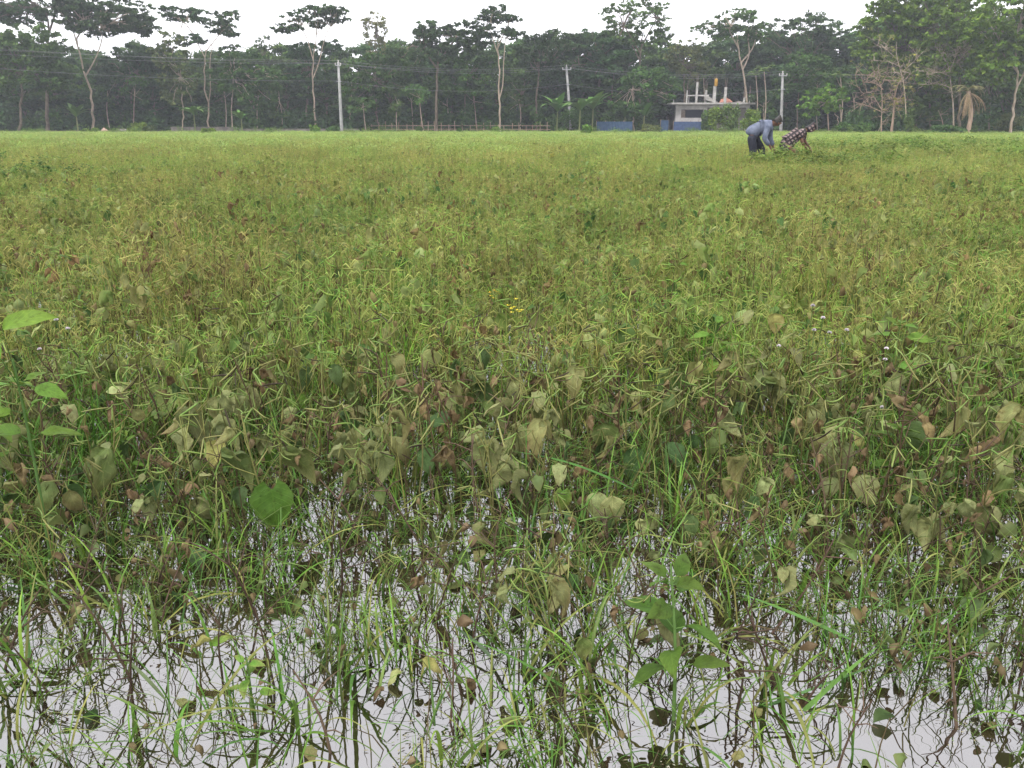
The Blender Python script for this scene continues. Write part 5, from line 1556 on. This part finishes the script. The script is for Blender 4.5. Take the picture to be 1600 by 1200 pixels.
LL('lime green young leaf left of the large speckled oval leaf', 880, 768, 2.2, .06, .06, 'heart', 'lime', 260, -55, 0, 13)
LL('bluish dark folded leaf standing above the crop left of centre', 670, 665, 2.45, .11, .05, 'ovate', 'dark', 30, 25, 50, 14)
LL('pair brown shrivelled leaf drooping at right of the crop', 1245, 650, 2.6, .07, .06, 'ovate', 'brown', 280, -40, 0, 15, 1.2, .9)
LL('second brown shrivelled leaf right next to the drooping brown pair', 1272, 655, 2.6, .075, .06, 'ovate', 'brown', 300, -55, 10, 16, 1.2, .9)
LL('pale brown rolled leaf above the brown shrivelled pair', 1292, 632, 2.7, .065, .05, 'ovate', 'half', 200, 0, 10, 17, 1.5, .9)
LL('large grey green leaf over the water at right', 1352, 740, 2.25, .10, .085, 'ovate', 'grey', 260, -45, 10, 18)
LL('small grey green leaf left of the large one over the water at right', 1300, 745, 2.25, .075, .06, 'ovate', 'grey', 240, -40, 0, 19)
LL('brown torn leaf over the water near the right edge', 1550, 770, 2.15, .09, .06, 'ovate', 'brown', 200, -10, 30, 20, 1.0, .8)
LL('olive folded leaf standing near the right edge', 1345, 700, 2.4, .07, .055, 'ovate', 'yellow', 90, 60, 30, 21)
LL('yellowish curled leaf poking up left of centre', 455, 712, 2.25, .075, .05, 'ovate', 'yellow', 340, -15, 20, 22, 1.0, .5)
LL('brown curled leaf low over the water at left', 310, 755, 2.15, .075, .05, 'ovate', 'brown', 190, -5, 10, 23, 1.0, .8)
LL('wide pale leaf with brown margin at left of the crop', 345, 690, 2.4, .10, .085, 'ovate', 'yellow', 260, -30, 0, 24, .8, .4)
LL('grey leaf standing upright in the crop at left', 335, 620, 2.7, .09, .08, 'ovate', 'grey', 270, -70, 0, 25)
LL('pale upright leaf low at left in front of the crop', 165, 612, 2.6, .07, .04, 'ovate', 'pale', 10, 20, 30, 26)
LL('brown leaf standing on a thin stalk in the bottom left water', 130, 945, 1.62, .06, .045, 'ovate', 'half', 220, -30, 30, 27, .8, .5)
LL('curled olive leaf over the open water at lower left', 330, 1000, 1.5, .055, .03, 'ovate', 'yellow', 185, -5, 10, 28, .9, .6)
LL('second curled olive leaf pointing right over the lower left water', 332, 1010, 1.49, .05, .03, 'ovate', 'lime', 40, 20, 20, 29, .8, .5)
LL('curled pale leaf over the water below centre', 625, 1045, 1.45, .05, .035, 'ovate', 'pale', 200, -20, 10, 30, 1.1, .6)
LL('second curled pale leaf right of the one below centre', 660, 1030, 1.45, .055, .035, 'ovate', 'yellow', 345, -10, 15, 31, 1.0, .5)
LL('brown hanging dead leaf over the water below centre', 735, 1060, 1.42, .05, .03, 'ovate', 'brown', 275, -80, 0, 32, .6, .6)
LL('yellow brown leaf in the crop behind the white flowers', 1210, 490, 3.4, .09, .085, 'ovate', 'yellow', 275, -60, 0, 33)
LL('grey oval leaf left of the yellow brown one in the crop', 1175, 485, 3.4, .08, .06, 'ovate', 'grey', 220, -40, 10, 34)

# white flowering weeds
def flower_weed(px, py, Y, seed, label, grp):
    rg = np.random.default_rng(seed)
    tipp = at(px, py, Y)
    foot = Vector((tipp.x + rg.uniform(-.02, .02), tipp.y + rg.uniform(-.01, .03), 0)); v = np.array(tipp - foot)
    root = empty('flowering_weed', foot); tag(root, label, 'flower', grp)
    g = G(); tube(g, smooth_path([(0, 0, -.01), v * .5 + rg.normal(size=3) * .006, v], 7), np.linspace(.002, .0013, 7), (.09, .14, .04), 5)
    mobj('stem', g.mesh('stem', M['veg']), root)
    g = G(); n = 90
    d = rg.normal(size=(n, 3)); d[:, 2] = np.abs(d[:, 2]) * .8; d /= np.linalg.norm(d, axis=1)[:, None]
    for q in d:
        s_ = nrm(np.cross(q, rg.normal(size=3)))
        ribbon(g, [v + q * .001, v + q * .005, v + q * .0085], [.0012, .0026, .0018], s_, np.array((.60, .55, .60)) * rg.uniform(.8, 1.05))
    mobj('flower_head', g.mesh('flower_head', M['veg']), root)
    g = G(); tube(g, [v + np.array([0, 0, -.004]), v, v + np.array([0, 0, .003])], [.001, .005, .006], (.09, .15, .04), 8)
    mobj('calyx', g.mesh('calyx', M['veg']), root)
    for k in range(2):
        lf = LEAF_ME[int(rg.choice(LOOKIDX['fresh']))]
        mobj('leaf', lf, root, orient(v * rg.uniform(.5, .8), rg.uniform(0, 6.28), rg.uniform(-.3, .5)) @ Matrix.Scale(.35, 4))
for i, (px, py) in enumerate(((1270, 478), (1286, 497), (1296, 520), (1272, 516), (1323, 516), (1217, 541), (1383, 562), (1385, 545))):
    flower_weed(px, py, 2.95, 20 + i, 'small round white flower head among the crop at right', 'white flowers in the crop at right')
for i, (px, py) in enumerate(((1378, 637), (1401, 661))):
    flower_weed(px, py, 2.6, 30 + i, 'small white flower head low at right below the others', 'low white flowers at right')
for i, (px, py) in enumerate(((88, 500), (106, 514), (62, 546), (108, 568))):
    flower_weed(px, py, 2.95, 40 + i, 'small white flower head beside the tall weed at the left edge', 'white flowers at the left edge')
for i, (px, py) in enumerate(((330, 1170), (463, 1180), (490, 1193))):
    flower_weed(px, py, 1.30, 50 + i, 'pale lilac white flower head at the bottom edge of the water', 'lilac flowers at the bottom edge')
def yellow_weed(label, px, py, Y, seed, n=9):
    rg = np.random.default_rng(seed); tipp = at(px, py, Y); foot = Vector((tipp.x, tipp.y, 0)); h = tipp.z
    root = empty('yellow_flowering_weed', foot); tag(root, label, 'flower')
    gs_, gf = G(), G()
    for k in range(n):
        e = np.array([rg.normal() * .03, rg.normal() * .03, h - rg.uniform(0, .07)])
        tube(gs_, [(0, 0, -.01 + h * .2), e * np.array([.4, .4, .6]), e], [.002, .0016, .001], (.13, .15, .04), 4)
        for q in range(4):
            az = q * 1.57 + rg.uniform(0, .5)
            d_ = np.array([math.cos(az), math.sin(az), .35])
            ribbon(gf, [e, e + d_ * .006, e + d_ * .012], [.002, .008, .004], (-math.sin(az), math.cos(az), 0), np.array((.42, .31, .03)) * rg.uniform(.8, 1.1))
    tube(gs_, [(0, 0, -.02), (0, 0, h * .25)], [.003, .0025], (.13, .15, .04), 5)
    mobj('stem', gs_.mesh('stem', M['veg']), root); mobj('flower_head', gf.mesh('flower_head', M['veg']), root)
yellow_weed('yellow flowered sprig in the middle of the crop', 803, 466, 3.9, 1)
yellow_weed('small yellow flowered sprig left of the taller one mid crop', 770, 448, 4.1, 2, 6)
yellow_weed('yellow flowered sprig in the crop left of centre', 578, 466, 3.9, 3, 5)
yellow_weed('bright yellow clump far out in the middle of the field', 862, 240, 17.5, 4, 40)
yellow_weed('small yellow flower spot in the field right of the stooping person', 1316, 219, 27, 5, 30)

# long pods and long grass blades over the water
def lying_pod(label, px, py, Y, az, el, s, seed):
    p = at(px, py, Y)
    o = mobj('bean_pod', POD_ME[seed % 6]); o.matrix_basis = orient(p, rad(az), rad(el)) @ Matrix.Diagonal((1.5 * s, s, 1.5 * s, 1))
    tag(o, label, 'bean pod')
lying_pod('long green pod slanting over the water at centre', 775, 872, 1.85, 215, -35, 1.5, 1)
lying_pod('long green pod lying nearly level right of the slanting one', 745, 905, 1.84, 355, -3, 1.1, 0)
lying_pod('green pod slanting over the water left of centre bottom', 552, 1010, 1.50, 225, -40, 1.0, 3)
def long_blade(label, x0, y0, x1, y1, Y0, Y1, wd, sag, col, seed):
    a = at(x0, y0, Y0); b = at(x1, y1, Y1)
    foot = Vector((a.x, a.y, 0))
    root = empty('grass_shoot', foot); tag(root, label, 'grass')
    n = 10; t = np.linspace(0, 1, n)[:, None]
    P = np.array(a) * (1 - t) + np.array(b) * t
    P[:, 2] += sag * np.sin(np.pi * t[:, 0])
    P = P - np.array(foot)
    g = G(); W = wd * np.clip(np.minimum(t[:, 0] * 4 + .4, 1) * (1 - t[:, 0] ** 2.5), .03, 1)
    ribbon(g, P, W, (0, 1, .25), np.asarray(col) * np.linspace(.85, 1.1, n)[:, None], .3)
    mobj('blade', g.mesh('blade', M['grass']), root)
    rg = np.random.default_rng(seed)
    mobj('blade', blade_geo(rg, .12, wd * .7, 1.2, .8, rg.uniform(0, 6.28), col, 8).mesh('blade', M['grass']), root)
    if P[0][2] > .01:
        g = G(); tube(g, [(0, 0, -.02), tuple(P[0])], [.002, .0015], col, 5); mobj('stem', g.mesh('stem', M['veg']), root)
long_blade('long green blade slanting down right across the right foreground', 1330, 1000, 1150, 925, 1.45, 1.62, .010, .005, (.075, .16, .035), 1)
long_blade('broad green blade rising right from the lower right water', 1225, 1140, 1385, 1000, 1.33, 1.5, .011, .01, (.09, .17, .035), 2)
long_blade('thin blade slanting up right across the lower right water', 1150, 1120, 1420, 1020, 1.35, 1.5, .007, .0, (.085, .15, .05), 3)
long_blade('grey green blade lying across the bottom centre', 770, 1030, 700, 975, 1.5, 1.62, .010, .01, (.09, .14, .07), 4)
long_blade('broad dark green blade slanting from centre to the lower right', 925, 1145, 830, 1060, 1.34, 1.45, .009, .0, (.06, .14, .035), 5)
long_blade('long level blade across the crop front right of centre', 990, 765, 800, 705, 2.1, 2.3, .010, .02, (.07, .16, .03), 6)
long_blade('pale arching blade at the lower left', 260, 1095, 160, 1010, 1.37, 1.5, .008, .02, (.12, .16, .07), 7)
long_blade('green blade rising at the lower left', 365, 1125, 360, 980, 1.36, 1.42, .009, .0, (.085, .18, .03), 8)

# ================================================================== HAZE
def haze():
    m, nt, o = new_mat('haze')
    v = node(nt, 'ShaderNodeVolumePrincipled')
    v.inputs['Color'].default_value = (0.86, 0.91, 1.0, 1)
    v.inputs['Density'].default_value = 0.0008
    v.inputs['Anisotropy'].default_value = 0.2
    nt.links.new(v.outputs[0], o.inputs['Volume'])
    g = G(); petal_box(g, (0, 0, 0), 500, 380, 31)
    ob = mobj('haze', g.mesh('haze', m, smooth=False)); ob.location = (0, 121, 14.4)
    tag(ob, 'faint pale haze in the humid air', 'haze', kind='stuff')
haze()
